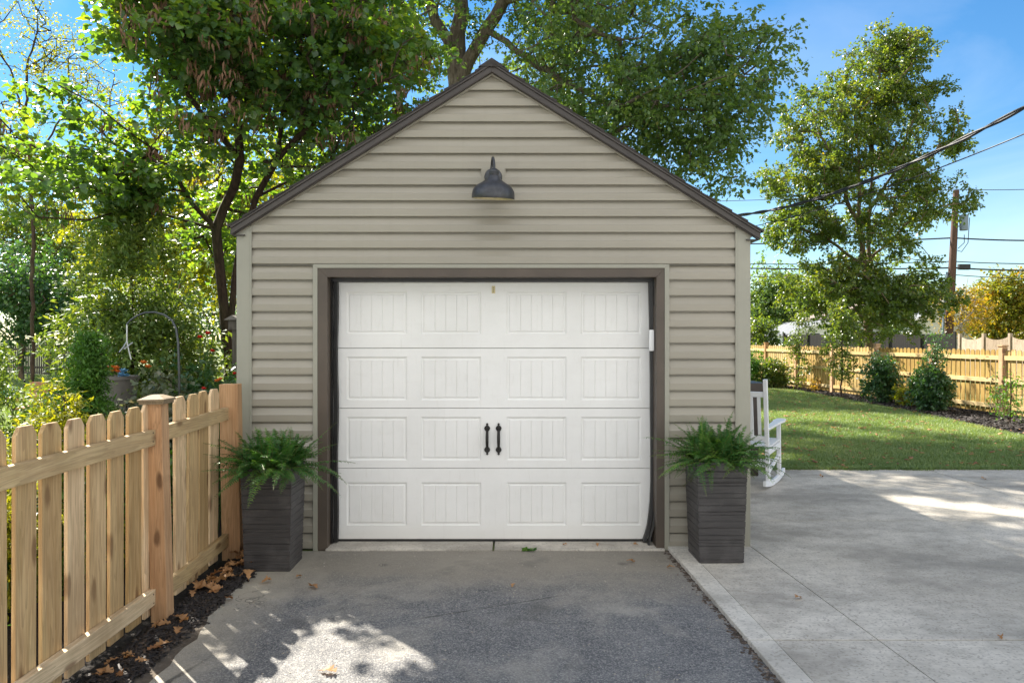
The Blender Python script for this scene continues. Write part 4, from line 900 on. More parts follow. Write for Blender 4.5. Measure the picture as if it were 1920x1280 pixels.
# hanging pods
r = np.random.default_rng(8); px = 960 + rcl[:, 0]/rcl[:, 1]*F; py = HOR - (rcl[:, 2]-H)/rcl[:, 1]*F
src = rcl[(r.uniform(0, 1, len(rcl)) < np.where((py < 260) & (px > 230), .45, .2))]; src = np.repeat(src, 26, 0) + np.repeat(r.normal(0, .12, (len(src), 3)), 26, 0) + r.normal(0, .05, (len(src)*26, 3))
T = r.normal(0, .25, src.shape); T[:, 2] = -1; LEAF['pod'] = (np.array([(0, -.05, 0), (.3, -.10, .02), (1, 0, 0), (.3, .10, .02)]), [(0,1,2,3)])
V, Fc, at = leaves_np(src, T, r.normal(0, 1, src.shape), r.uniform(.07, .12, len(src)), 'pod', r.uniform(0, 1, len(src)))
tag(link('seed_pods', np_mesh('seed_pods', V - np.array(B), Fc, attr=at), M['pod'], rb), kind='stuff')

# great oak behind the garage
B = G(868, 17)
limbs = [[B, P(856, 300, 17), P(853, 130, 17), P(858, 60, 17), P(864, 0, 17), P(868, -120, 17), P(880, -500, 16)],
         [P(853, 120, 17), P(840, 75, 17), P(803, 0, 16.9), P(785, -80, 16.8), P(700, -250, 16)],
         [P(855, 160, 17), P(876, 118, 16.9), P(912, 55, 16.7), P(946, 0, 16.4), P(1000, -90, 16), P(1060, -200, 14.5)],
         [P(912, 55, 16.7), P(1050, 150, 15.5), P(1200, 230, 14.5), P(1330, 270, 14)],
         [P(856, 300, 17), P(1000, 270, 15), P(1150, 250, 14), P(1290, 180, 13.4), P(1400, 120, 13)],
         [P(946, 0, 16.4), P(1150, -60, 14.5), P(1350, -40, 13.5)],
         [P(868, -120, 17), P(600, -300, 20), P(400, -450, 22)], [P(880, -500, 16), P(1000, -700, 14), P(1200, -800, 13)]]
lob = [lobe(1120, 90, 14.8, 230, 120, 2.2), lobe(1290, 180, 13.6, 150, 95, 1.6), lobe(1150, 260, 14.6, 150, 80, 1.6), lobe(1390, 100, 13.4, 100, 75, 1.2), lobe(1360, 290, 13.6, 70, 70, 1.0),
       lobe(1000, 80, 16.5, 150, 110, 2.0), lobe(1150, -120, 14.5, 260, 140, 3.0), lobe(800, 30, 17, 100, 90, 1.6), lobe(900, -300, 16.5, 500, 220, 4), lobe(1300, -250, 15, 300, 170, 3.2), lobe(1050, -600, 15, 500, 240, 4.5), lobe(600, -350, 20, 400, 260, 4), [-3.3, 15.0, 10.6, 1.5, 1.8, 1.2, .7], [-2.6, 14.0, 9.8, 1.0, 1.2, .8, .4]]  # last two lobes: out-of-view foliage added to block sun from the patio
ws = [1.5, 1.0, 1.0, .55, .4, 1.0, 1.1, .5, 1.4, 1.0, 1.3, 1.1, .7, .4]
for l, q in zip(lob, ws): l[6] = q
def keep_oak(cl):
    px = 960 + cl[:, 0]/cl[:, 1]*F; py = HOR - (cl[:, 2]-H)/cl[:, 1]*F
    k = np.arange(len(cl))
    out_ = (px > 1480) & (py > -60); notch = (px > 1330) & (py < 40) & (py > -60); mid = (px > 1180) & (px < 1330) & (py > 330); hole = (px > 790) & (px < 990) & (py > -60) & (py < 150) & (k % 4 > 0); h2 = (px > 1400) & (py > 215) & (py > -60)
    return ~(out_ | notch | mid | hole | h2)
make_tree('oak_tree', 'tall spreading oak with forked trunk behind the garage roof', B, limbs, lob, 1500, M['oak'], M['bark'], .34, .010, 7, 13, .50, .085, 'oak', 41, keep=keep_oak, flat=.6, shell=.3, sides=10, pw=.44, hang=.1, lrad={0: (.30, .08), 1: (.13, .08), 2: (.16, .09)})
B2 = G(745, 22); limbs = [[B2, P(748, 200, 22), P(745, 60, 22), P(760, -150, 22)], [P(748, 130, 22), P(700, 20, 22), P(640, -150, 21)], [P(745, 60, 22), P(820, -60, 22)]]
lob = [lobe(745, -20, 22, 170, 110, 2.6), lobe(700, -220, 22, 260, 170, 3.5), lobe(820, 110, 22, 80, 70, 1.5), lobe(620, 60, 23, 130, 90, 2)]
make_tree('oak_tree', 'dark trunked oak half hidden behind the redbud, left of the forked oak', B2, limbs, lob, 420, M['oak'], M['bark'], .30, .012, 6, 12, .6, .10, 'oak', 43, flat=.6, sides=8)

# tall tree beyond the right fence
B = G(1630, 29)
limbs = [[B, P(1628, 560, 29), P(1628, 450, 29), P(1635, 330, 29), P(1640, 200, 29), P(1655, 90, 29)],
         [P(1628, 560, 29), P(1612, 430, 28.8), P(1610, 300, 28.6), P(1600, 180, 28.4)], [P(1612, 430, 28.8), P(1575, 340, 28.2), P(1530, 230, 28)],
         [P(1635, 400, 29), P(1680, 320, 29), P(1720, 200, 29.2)], [P(1628, 480, 29), P(1720, 400, 29), P(1790, 350, 28.6)], [P(1628, 500, 29), P(1540, 440, 28.6), P(1480, 420, 28.2)],
         [P(1628, 560, 29), P(1540, 560, 28), P(1480, 600, 27.5)], [P(1628, 560, 29), P(1700, 560, 28), P(1740, 590, 28)]]
lob = [lobe(1650, 140, 29, 85, 85, 1.9, 1.2), lobe(1560, 230, 28.5, 110, 75, 2, 1.3), lobe(1700, 240, 29, 95, 90, 2, 1.3), lobe(1520, 330, 28.3, 90, 50, 1.8, .8), lobe(1500, 425, 28.3, 65, 45, 1.5, .6), lobe(1740, 370, 28.8, 75, 55, 1.8, .8), lobe(1630, 370, 28.5, 120, 90, 2.2, 1.3),
       lobe(1620, 480, 28.5, 130, 70, 2.2, 1.2), lobe(1545, 540, 27.8, 85, 50, 1.8, .8), lobe(1640, 585, 27.6, 110, 52, 1.8, 1.2), lobe(1700, 560, 28, 85, 55, 1.8, .8), lobe(1790, 270, 29, 30, 12, .6, .12), lobe(1690, 95, 29, 55, 40, 1.2, .4)]
make_tree('tall_tree', 'tall oval tree with glossy yellow green leaves beyond the right fence', B, limbs, lob, 980, M['pear'], M['bark4'], .24, .014, 9, 13, .40, .112, 'quad', 51, flat=.7, shell=.25, sides=8, pw=.42)

# left: conifers and garden plants behind the fence
def conifer(name, label, base, height, rbase, nb, leafmat, barkmat, seed, size=.05, r0=.05, droop=.15, group=None, cat='tree', tiers=1.0, tl=.16, ntw=7, nlf=8, sq=None, lowz=.15):
    r = np.random.default_rng(seed); base = np.array(base, float); cl = []; lm_ = [[base, base + [0, 0, height*.5], base + [r.normal(0, .03), r.normal(0, .03), height]]]
    for i in range(nb):
        u = r.uniform(lowz, 1)**tiers; z = height*u; az = r.uniform(0, 6.28); Lb = rbase*(1-u)**.75*r.uniform(.65, 1.15) + .04; k = max(2, int(Lb/(tl*.75)))
        for j in range(1, k+1):
            f = j/k; q = base + np.array([math.cos(az)*Lb*f*(sq or 1), math.sin(az)*Lb*f, z + .22*Lb*f - droop*Lb*f*f*1.6]); q += r.normal(0, .03, 3); cl.append(q)
    cl = np.array(cl); cen = base + [0, 0, height*.4]
    root, *_ = make_tree(name, label, tuple(base), lm_, None, 0, leafmat, barkmat, r0, .003, ntw, nlf, tl, size, 'spray', seed, group, cat, flat=.25, upn=1.2, clus=cl, step=.12, axis_out=.9, center=cen, pw=.4, sides=5)
    return root
conifer('false_cypress', 'feathery dark green cypress tree behind the arched garden hook', G(250, 8.4), 3.35, 1.25, 175, M['conifer'], M['bark2'], 61, .075, .06, .35, tl=.24, ntw=7, nlf=10)
conifer('false_cypress', 'wide low sweeping cypress with orange tipped boughs at the left edge', G(-20, 7.6), 1.5, 1.35, 26, M['conifer'], M['bark2'], 62, .065, .05, .5, tl=.2, ntw=6, nlf=9)
conifer('arborvitae', 'small pointed bright green arborvitae in front of the grey pot', G(165, 6.2), 1.58, .25, 120, M['arbor'], M['bark2'], 63, .035, .02, -.35, tl=.09, ntw=8, nlf=9, tiers=.8)
conifer('golden_cypress', 'bright golden yellow cypress just behind the picket fence', G(125, 4.95), 1.24, .30, 30, M['gold'], M['bark2'], 64, .04, .015, -.5, tl=.12, ntw=7, nlf=9, tiers=.85, lowz=.05)
conifer('golden_cypress', 'second golden cypress, smaller, low behind the nearest pickets', G(-10, 4.1), 1.0, .30, 26, M['gold'], M['bark2'], 65, .04, .015, -.5, tl=.11, ntw=7, nlf=8, tiers=.85, lowz=.05)

def shrub(name, label, base, rx, rz, ncl, leafmat, seed, size=.045, shape='quad', tl=.14, ntw=6, nlf=8, cat='shrub', group=None, ry=None, zc=None, flat=.7, hang=0., shell=.4, lobes=None):
    base = Vector(base); zc = zc or rz; r = np.random.default_rng(seed)
    lob = lobes or [[base.x, base.y, base.z+zc, rx, ry or rx, rz, 1], [base.x-rx*.35, base.y, base.z+zc*1.15, rx*.6, (ry or rx)*.6, rz*.75, .5], [base.x+rx*.4, base.y, base.z+zc*.85, rx*.6, (ry or rx)*.6, rz*.7, .5]]
    limbs = [[base, base + Vector((0, 0, rz*.5))]] + [[base + Vector((0, 0, rz*.15)), base + Vector((math.cos(a)*rx*.5, math.sin(a)*rx*.5, zc*1.1))] for a in r.uniform(0, 6.28, 5)]
    return make_tree(name, label, tuple(base), limbs, lob, ncl, leafmat, M['bark2'], .02, .003, ntw, nlf, tl, size, shape, seed, group, cat, flat=flat, hang=hang, shell=shell, step=.12, sides=5, keep=lambda c: c[:, 2] > base.z+.03)[0]
shrub('silver_shrub', 'grey green mounded shrub below the arched garden hook', G(290, 6.5), .46, .66, 130, M['silver'], 71, .055, tl=.15)
shrub('garden_shrub', 'dark leafy shrub against the garage corner behind the end post', G(400, 7.2), .45, .75, 130, M['darkshrub'], 72, .06, tl=.16)
shrub('garden_shrub', 'mixed green shrub low behind the capped post', G(270, 5.5), .35, .42, 80, M['arbor'], 73, .05, 'quad', tl=.13)
shrub('flowering_shrub', 'pale variegated shrub behind the pickets at the left edge', G(20, 5.2), .42, .46, 90, M['silver'], 74, .06, tl=.13)
for i, (px, Z, m_, h_, lb) in enumerate([(350, 5.35, 'darkshrub', .36, 'low dark green plant behind the short fence panel'), (210, 4.95, 'arbor', .40, 'green plant behind the gap left of the capped post'), (60, 4.4, 'sunny', .42, 'yellow green plant glowing through the picket gaps'), (-60, 3.6, 'darkshrub', .45, 'dark plant behind the nearest pickets')]):
    shrub('garden_plant', lb, G(px, Z) - Vector((.30, 0, 0)), .30, h_, 60, M[m_], 80+i, .06, tl=.13, cat='plant')
# flowers: red, orange, blue
def flowers(name, label, base, pts, mat, leafmat, seed, s=.028):
    r = np.random.default_rng(seed); root = thing(name, label, 'flower', base); mb = MB()
    for p in pts:
        p = Vector(p) - Vector(base); mb.tube([(p.x*.3, p.y*.3, 0), (p.x*.8, p.y*.8, p.z*.6), tuple(p)], .0025, 4)
    mb.build('stem', leafmat, root)
    for p in pts:
        p = Vector(p) - Vector(base); m2 = MB()
        for k in range(9):
            a = k*2.4; e_ = .2 + .12*k; d = Vector((math.cos(a)*math.cos(e_), math.sin(a)*math.cos(e_), math.sin(e_))); sd_ = d.cross(Vector((0, 0, 1))).normalized()
            m2.add([p, p + d*s*.6 + sd_*s*.4, p + d*s, p + d*s*.6 - sd_*s*.4], [(0,1,2,3)])
        m2.build('blossom', mat, root)
    return root
flowers('rose_bush', 'red roses blooming in front of the redbud trunk', G(385, 7.6), [P(375, 634, 7.4), P(390, 627, 7.4), P(398, 660, 7.5)], M['hollyred'], M['arbor'], 1, .04)
flowers('geranium', 'red geranium flowers beside the small terracotta planter', G(392, 6.4), [P(382, 730, 6.3), P(447, 708, 6.3), P(440, 702, 6.4)], M['hollyred'], M['arbor'], 2, .03)
flowers('marigold', 'orange flowers close to the garage corner trim', G(420, 6.6), [P(410, 714, 6.5), P(414, 712, 6.5), P(406, 716, 6.5)], M['orange'], M['arbor'], 3, .03)
gp_ = P(222, 705, 7.0)
pot = thing('flower_pot', 'large grey pot full of flowers behind the pointed arborvitae', 'pot', (gp_.x, 7.0, 0))
MB().lathe([(.0, .55), (.12, .55), (.155, 1.15), (.17, 1.25), (.18, 1.25), (.18, 1.28), (.16, 1.28), (.15, 1.2), (0, 1.2)], 24).build('pot_bowl', M['greypot'], pot, smooth=True)
MB().lathe([(.14, 0), (.14, .03), (.05, .08), (.05, .5), (.12, .549)], 20).build('pedestal', M['greypot'], pot, smooth=True)
flowers('mum', 'orange chrysanthemums in the large grey pot', (gp_.x, 7.0, 1.2), [P(x, y_, 6.95) for x, y_ in ((212, 697), (218, 692), (222, 699), (208, 690), (269, 682), (278, 690))], M['orange'], M['arbor'], 4, .045)
flowers('blue_flower', 'pale blue flowers on the right rim of the grey pot', (gp_.x+.05, 6.98, 1.2), [P(x, y_, 6.9) for x, y_ in ((228, 705), (232, 698), (236, 707), (226, 712))], M['bluep'], M['arbor'], 5, .05)
# terracotta planter on stake
tp = P(373, 727, 6.6); t_ = thing('terracotta_planter', 'small square terracotta planter between the pickets and the hook post', 'planter', (tp.x, 6.6, 0))
o = MB(); o.add([(-.035, -.035, .96), (.035, -.035, .96), (.035, .035, .96), (-.035, .035, .96), (-.07, -.07, 1.11), (.07, -.07, 1.11), (.07, .07, 1.11), (-.07, .07, 1.11), (-.062, -.062, 1.10), (.062, -.062, 1.10), (.062, .062, 1.10), (-.062, .062, 1.10)], [(3,2,1,0), (0,1,5,4), (1,2,6,5), (2,3,7,6), (3,0,4,7), (4,5,9,8), (5,6,10,9), (6,7,11,10), (7,4,8,11), (8,9,10,11)]); o.build('pot_bowl', M['terra'], t_)
MB().tube([(0, 0, 0), (0, 0, .96)], .012, 8).build('stake', M['steel'], t_)
# shepherd hook with a dangling wire hanger
Zh = 6.7; hk = thing('shepherd_hook', 'tall black arched garden hook rising above the shrubs behind the fence', 'garden hook', G(336, Zh))
hb = Vector(hk.location); top = [(336, 700), (334, 640), (330, 615), (322, 600), (308, 590), (290, 585), (272, 586), (257, 592), (245, 600), (238, 608)]
MB().tube([Vector((0, 0, 0))] + [P(x, y_, Zh) - hb for x, y_ in top], [.011]*6 + [.009]*5, 8).build('hook', M['steel'], hk, smooth=True)
hg = thing('wire_hanger', 'pale twisted wire hanger dangling from the tip of the garden hook', 'hanger', P(238, 608, Zh)); ob = Vector(hg.location)
for nm_, ln in (('wire', [(238, 608), (238, 640), (241, 655), (246, 674)]), ('wire', [(238, 640), (232, 650), (224, 660)]), ('wire', [(233, 654), (249, 642)])):
    MB().tube([P(x, y_, Zh) - ob for x, y_ in ln], .006, 6).build(nm_, M['steel2'], hg)
# birdhouse tucked at the garage corner
bh = thing('birdhouse', 'small grey birdhouse on a post at the garage corner', 'birdhouse', G(440, 8.0)); zb_ = P(440, 618, 8.0).z
MB().box((-.02, -.02, 0), (.02, .02, zb_)).build('post', M['grey_wood'], bh); MB().box((-.05, -.05, zb_), (.05, .05, zb_+.10)).build('box', M['grey_wood'], bh)
MB().prism([(-.085, zb_+.101), (.085, zb_+.101), (0, zb_+.15)], -.085, .085).build('roof', M['greypot'], bh)
# chair, crate and bricks on the far garden lawn
gc = thing('garden_chair', 'brown garden chair with a dark frame on the lawn behind the pickets', 'chair', G(76, 13.5), R(12))
def gcp(mb, n_, m_): return mb.build(n_, m_, gc, bevel=.004)
gcp(MB().box((-.20, -.02, .55), (.22, .02, .86), Matrix.Rotation(R(-6), 4, 'X')), 'backrest', M['terra']); gcp(MB().box((-.23, -.03, .42), (.25, -.55, .45)), 'seat', M['terra'])
for x in (-.24, .26):
    for y in (-.04, -.52): gcp(MB().tube([(x, y, 0), (x, y, .66 if y < -.1 else .9)], .014, 8), 'leg', M['iron'])
    gcp(MB().tube([(x, -.04, .66), (x, -.3, .69), (x, -.52, .66)], .016, 8), 'armrest', M['iron'])
cr_ = thing('crate', 'green plastic crate standing on the far garden lawn', 'crate', G(3, 19.5)); b_ = MB()
for a, b in (((-.26, -.2, 0), (.26, -.18, .34)), ((-.26, .18, 0), (.26, .2, .34)), ((-.26, -.179, 0), (-.24, .179, .34)), ((.24, -.179, 0), (.26, .179, .34)), ((-.239, -.179, .0), (.239, .179, .02))): b_.box(a, b)
b_.build('box', M['greenp'], cr_); MB().box((-.28, -.22, .3405), (.28, -.17, .37)).box((-.28, .17, .3405), (.28, .22, .37)).build('rim', M['greenp'], cr_)
random.seed(2)
for k in range(7):
    o = MB().box((-.11, -.05, 0), (.11, .05, .065)).build('brick', M['terra'], bevel=.004); o.location = G(14+(k % 4)*7, 19.2) + Vector((0, (k % 3)*.13, .066*(k//4))); o.rotation_euler = (0, 0, random.uniform(-.2, .2))
    tag(o, 'terracotta brick in the loose pile beside the green crate', 'brick', 'bricks piled by the green crate')
# grey fence at the back of the garden
gf = thing('grey_fence', 'weathered grey picket fence at the far end of the left garden', 'fence', G(-60, 36)); base = G(-60, 36)
e0 = G(150, 33)-base; dd = e0; Lg = dd.length; a_ = math.atan2(dd.y, dd.x); nP = 46
for k in range(4):
    o = MB().box((k*Lg/4-.06, -.06, 0), (k*Lg/4+.06, .06, 1.5)).build('post', M['grey_wood'], gf); o.rotation_euler.z = a_
    mb = MB()
    for i in range(12): x = k*Lg/4 + .06 + (i+.5)*(Lg/4-.12)/12; mb.box((x-.05, .0, .05), (x+.05, .02, 1.38))
    o = mb.build('picket_panel', M['grey_wood'], gf); o.rotation_euler.z = a_
    o = MB().box((k*Lg/4+.061, .021, .3), ((k+1)*Lg/4-.061, .06, .39)).build('rail', M['grey_wood'], gf); o.rotation_euler.z = a_
    o = MB().box((k*Lg/4+.061, .021, 1.1), ((k+1)*Lg/4-.061, .06, 1.19)).build('rail', M['grey_wood'], gf); o.rotation_euler.z = a_

# background trees, each with its own crown
def bgtree(name, label, px, Z, top_y, rpx, mat, seed, ncl, group=None, base_y=None, bark='bark4', size=.16, tl=.8, low=.25, ntw=6, nlf=9, sq=1.0, tone=0., flat=.7, r0=.18):
    b = G(px, Z); zt = P(px, top_y, Z).z; rx = rpx*Z/F; zc = zt*(.5+low/2); rz = (zt - zt*low)/2
    r = np.random.default_rng(seed); lob = [[b.x, b.y, zc, rx*.75, rx*.75, rz, 1.0]]
    for k in range(6):
        a = r.uniform(0, 6.28); u = r.uniform(-.7, .75); q = math.sqrt(1-u*u); lob.append([b.x+math.cos(a)*rx*.55*q, b.y+math.sin(a)*rx*.55*q, zc+u*rz*.75, rx*.45, rx*.45, rz*.35, .35])
    limbs = [[b, b+Vector((0, 0, zc*.6)), b+Vector((r.normal(0, rx*.08), 0, zc+rz*.6))]] + [[b+Vector((0, 0, zc*r.uniform(.35, .7))), b+Vector((math.cos(a)*rx*.6, math.sin(a)*rx*.6, zc+rz*r.uniform(-.1, .5)))] for a in r.uniform(0, 6.28, 5)]
    return make_tree(name, label, tuple(b), limbs, lob, ncl, mat, M[bark], r0, .012, ntw, nlf, tl, size, 'quad', seed, group, flat=flat, shell=.45, step=.5, sides=6, tone=tone)
gL = 'trees beyond the left garden'
bgtree('dark_evergreen', 'dark bushy evergreen beyond the grey fence at the left edge', 40, 30, 430, 120, M['darkshrub'], 101, 220, gL, size=.15, low=.08, tl=.6)
bgtree('background_tree', 'sunlit yellow green tree seen through the redbud left of its trunk', 300, 24, 200, 170, M['sunny'], 102, 330, gL, size=.13, low=.2, tl=.7)
bgtree('background_tree', 'bright yellow green tree right of the redbud trunk, against the garage corner', 480, 27, 180, 160, M['sunny'], 103, 330, gL, size=.13, low=.12, tl=.7)
bgtree('background_tree', 'mid green tree filling the gap at the far left behind the redbud', 90, 36, 300, 150, M['pear'], 104, 260, gL, size=.17, low=.15, tl=.9)
bgtree('background_tree', 'green tree low behind the cypress', 200, 42, 400, 190, M['oak'], 105, 260, gL, size=.18, low=.05, tl=.9)
bgtree('background_tree', 'green tree rising behind the garage roof on its left slope', 640, 30, 60, 150, M['oak'], 106, 330, gL, size=.14, low=.25, tl=.8)
bgtree('background_tree', 'dense green tree low behind the garage corner trim', 400, 40, 420, 160, M['darkshrub'], 107, 240, gL, size=.18, low=.03, tl=.9)
bgtree('background_tree', 'broad green tree added behind the garage and the forked oak to shade the lawn', 1010, 27, 90, 205, M['oak'], 108, 420, gL, size=.14, low=.3, tl=.8)  # added so that its crown casts shade on the far lawn
bgtree('background_tree', 'low green tree added behind the garage roof to shade the lawn', 780, 29, 262, 190, M['oak'], 109, 260, gL, size=.16, low=.3, tl=.8)  # mostly hidden by the garage; added to shade the lawn's left part
# thin half bare tree at the upper left
bt = G(60, 15)
limbs = [[bt, P(62, 400, 15), P(48, 240, 15), P(50, 130, 15), P(70, 60, 15), P(60, -40, 15)], [P(48, 240, 15), P(20, 130, 15), P(-20, 60, 15)], [P(50, 130, 15), P(100, 95, 15), P(130, 80, 15)], [P(62, 330, 15), P(130, 190, 15), P(128, 110, 15)], [P(62, 350, 15), P(200, 240, 15), P(215, 140, 15)], [P(48, 200, 15), P(0, 170, 15), P(-60, 150, 15)]]
lob = [lobe(30, 60, 15, 90, 80, 1.2, 1), lobe(10, 240, 15, 60, 60, 1, .7), lobe(140, 130, 15, 60, 60, 1, .5), lobe(200, 200, 15, 50, 60, 1, .5)]
make_tree('bare_tree', 'thin half bare tree against the blue sky at the upper left', bt, limbs, lob, 210, M['sunny'], M['bark2'], .06, .007, 7, 5, .42, .05, 'quad', 111, step=.18, flat=.8, pw=.36, sides=6)
# right side background
gR = 'trees beyond the right fence'
bgtree('background_tree', 'rounded dull green tree beside the garage wall above the far fence', 1455, 62, 490, 75, M['oak'], 121, 260, gR, size=.24, low=.12, tl=1.2, tone=.1)
bgtree('background_tree', 'pale green rounded tree behind the tall tree trunk', 1560, 70, 500, 70, M['pear'], 122, 220, gR, size=.27, low=.12, tl=1.2)
bgtree('background_bush', 'yellow green bush against the garage corner behind the far fence', 1418, 33, 588, 42, M['pear'], 123, 130, gR, size=.12, low=.1, tl=.45, bark='bark2', r0=.08)
bgtree('background_tree', 'green tree right of the tall tree base, above the dark fence', 1712, 52, 515, 55, M['oak'], 124, 200, gR, size=.2, low=.1, tl=.9)
bgtree('maple_tree', 'golden orange maple at the right edge beyond the pale fence', 1885, 46, 500, 58, M['maple'], 125, 260, gR, size=.19, low=.1, tl=.9)
bgtree('maple_tree', 'yellow green maple left of the golden maple', 1838, 50, 540, 40, M['sunny'], 126, 170, gR, size=.19, low=.1, tl=.8)
bgtree('maple_tree', 'pale orange tree at the far right edge behind the golden maple', 1960, 58, 520, 70, M['maple'], 127, 200, gR, size=.22, low=.1, tl=1.)
bi = G(1806, 44); limbs = [[bi, P(1800, 600, 44), P(1808, 560, 44), P(1815, 520, 44)], [P(1800, 615, 44), P(1825, 585, 44), P(1830, 550, 44)], [P(1800, 610, 44), P(1780, 580, 44)]]
make_tree('birch_tree', 'thin birch with pale bark and sparse russet leaves right of the utility pole', bi, limbs, [lobe(1806, 580, 44, 50, 45, 1.4, 1)], 120, M['autumn'], M['bark3'], .10, .014, 5, 6, .7, .12, 'quad', 128, gR, tone=-.2)
# saplings and shrubs in the border bed
def sapling(label, px, Z, top_y, rpx, mat, seed, ncl, low=.12, name='sapling', size=.065):
    b = G(px, Z); zt = P(px, top_y, Z).z; rx = rpx*Z/F; r = np.random.default_rng(seed)
    lob = [[b.x+r.normal(0, rx*.25), b.y, zt*u, rx*(1.15-.5*u), rx*.9, zt*.12, .5] for u in np.linspace(low+.08, .93, 6)]
    make_tree(name, label, tuple(b), [[b, b+Vector((.03, 0, zt*.5)), b+Vector((0, 0, zt))]], lob, ncl, mat, M['bark2'], .025, .004, 5, 7, .20, size, 'quad', seed, 'young trees in the border bed', flat=.8, step=.15, sides=5)
sapling('slim green sapling in front of the third fence post from the garage', 1497, 24.0, 585, 20, M['pear'], 131, 70)
sapling('taller leafy sapling in front of the dull grey fence post', 1577, 21.0, 570, 26, M['pear'], 132, 130, name='sapling')
sapling('dark slim climber like sapling rising above the dark shrub', 1752, 17.0, 632, 17, M['darkshrub'], 133, 60, size=.05)
sapling('faint wispy sapling beside the capped fence post near the right edge', 1893, 14.6, 690, 30, M['arbor'], 134, 26, size=.045)
gS = 'shrubs in the border bed'
shrub('border_shrub', 'upright green shrub beside the garage corner by the far fence', G(1413, 25.5), .50, .62, 90, M['arbor'], 141, .07, tl=.2, group=gS)
shrub('border_shrub', 'rounded olive shrub, second from the garage corner', G(1450, 25.0), .48, .48, 90, M['pear'], 142, .07, tl=.2, group=gS)
shrub('border_shrub', 'dark green cone shaped shrub in the middle of the border bed', G(1652, 19.2), .40, .62, 120, M['darkshrub'], 143, .07, tl=.2, group=gS)
shrub('border_shrub', 'dense dark green shrub nearest the lawn, right of the cone shaped one', G(1745, 17.0), .36, .50, 140, M['darkshrub'], 144, .07, tl=.2, group=gS)
shrub('border_shrub', 'thin twiggy low shrub between the second and third fence posts', G(1530, 23.5), .35, .25, 9, M['autumn'], 145, .05, tl=.18, group=gS)
shrub('border_shrub', 'low sparse golden green plant in front of the fence between the dark shrubs', G(1698, 18.3), .28, .28, 26, M['sunny'], 146, .06, tl=.16, group=gS)

# ------------------------------------------------------------------ fences, houses, pole and wires beyond
def farpanel(name, label, a, b, hgt, mat, n, scal=0., cat='fence'):
    root = thing(name, label, cat, a); d = b-a; Lf = d.length; an = math.atan2(d.y, d.x); seg = Lf/n
    for k in range(n+1):
        o = MB().box((k*seg-.06, -.06, 0), (k*seg+.06, .06, hgt+.12)).build('post', mat, root); o.rotation_euler.z = an
        if k == n: break
        mb = MB(); m_ = 16
        for i in range(m_):
            x0_ = k*seg+.06+i*(seg-.12)/m_; x1_ = x0_+(seg-.12)/m_-.006; u = (i+.5)/m_*2-1; zt = hgt - scal*(1-u*u); mb.box((x0_, -.012, .05), (x1_, .012, zt))
        o = mb.build('board_panel', mat, root); o.rotation_euler.z = an
    return root
farpanel('privacy_fence', 'dark brown privacy fence behind the far fence and utility pole', G(1470, 47), G(1790, 37), 1.86, M['dark_wood'], 6)
farpanel('privacy_fence', 'pale wood fence with scalloped top at the right edge', G(1800, 33), G(2010, 27), 1.72, M['pale_wood'], 4, .14)
def house(label, px, Z, w_, d_, wallh, roofh, wallm, roofm, rz, wins=()):
    h = thing('house', label, 'house', G(px, Z), rz)
    MB().box((-w_/2, -d_/2, 0), (w_/2, d_/2, wallh)).prism([(-w_/2, wallh), (w_/2, wallh), (0, wallh+roofh)], -d_/2, d_/2).build('wall', wallm, h)
    for s_ in (-1, 1):
        e = w_/2+.35; z0 = wallh-.35*roofh/(w_/2)
        pl = [(0, wallh+roofh+.03), (0, wallh+roofh+.2), (s_*e, z0+.17), (s_*e, z0)]
        MB().prism(pl if s_ > 0 else pl[::-1], -d_/2-.35, d_/2+.35).build('roof', roofm, h)
        MB().prism([(x*.999, z-.02) for x, z in (pl if s_ > 0 else pl[::-1])], -d_/2-.39, -d_/2-.352).build('barge_board', M['wallw'], h)
    for (x, z, a, b) in wins:
        f = MB().box((x-a/2-.08, -d_/2-.04, z-b/2-.08), (x+a/2+.08, -d_/2-.002, z+b/2+.08)).build('window', M['wallw'], h); MB().box((x-a/2, -d_/2-.05, z-b/2), (x+a/2, -d_/2-.041, z+b/2)).build('pane', M['glass'], f)
house('white gabled house with grey roof left of the tall tree', 1505, 55, 3.7, 7, 1.95, .72, M['wallw'], M['roofd'], 0, [(-.6, 1.75, .8, .5), (.9, 1.75, .8, .5)])
house('large house with pinkish brown roof behind the tall tree', 1640, 60, 11, 9, 2.3, 2.1, M['wallw'], M['roofb'], R(8), [(-4, 1.7, 1.4, 1.2), (3, 1.7, 1.4, 1.2)])
house('house with slate blue gable right of the tall tree', 1722, 53, 3.6, 8, 2.8, 1.3, M['wallw'], M['roofd'], R(-6), [(0, 3.1, .7, .6)])
fill_house = thing('house', 'unseen blue grey house added behind the camera to bounce sunlight onto the garage', 'house', (0, -8.5, 0), R(180))  # added out of view; its sunlit wall bounces fill onto the garage front
bx_ = MB().box((-9, -4, 0), (9, 4, 5.2)); bx_.build('wall', m_plain('blue_grey_siding', (.52, .56, .62), .6), fill_house)
for s_ in (-1, 1): MB().add([(-9.4, s_*-4.5, 5.0), (9.4, s_*-4.5, 5.0), (9.4, 0, 7.6), (-9.4, 0, 7.6), (-9.4, s_*-4.5, 5.15), (9.4, s_*-4.5, 5.15), (9.4, 0, 7.75), (-9.4, 0, 7.75)], [(0,1,2,3),(7,6,5,4),(0,4,5,1),(0,3,7,4),(1,5,6,2)]).build('roof', M['roofd'], fill_house)
for x in (-6, -2.2, 2.2, 6):
    for z in (1.6, 4.0): f = MB().box((x-.55, -4.04, z-.7), (x+.55, -4.002, z+.7)).build('window', M['wallw'], fill_house); MB().box((x-.47, -4.05, z-.62), (x+.47, -4.041, z+.62)).build('pane', M['glass'], f)
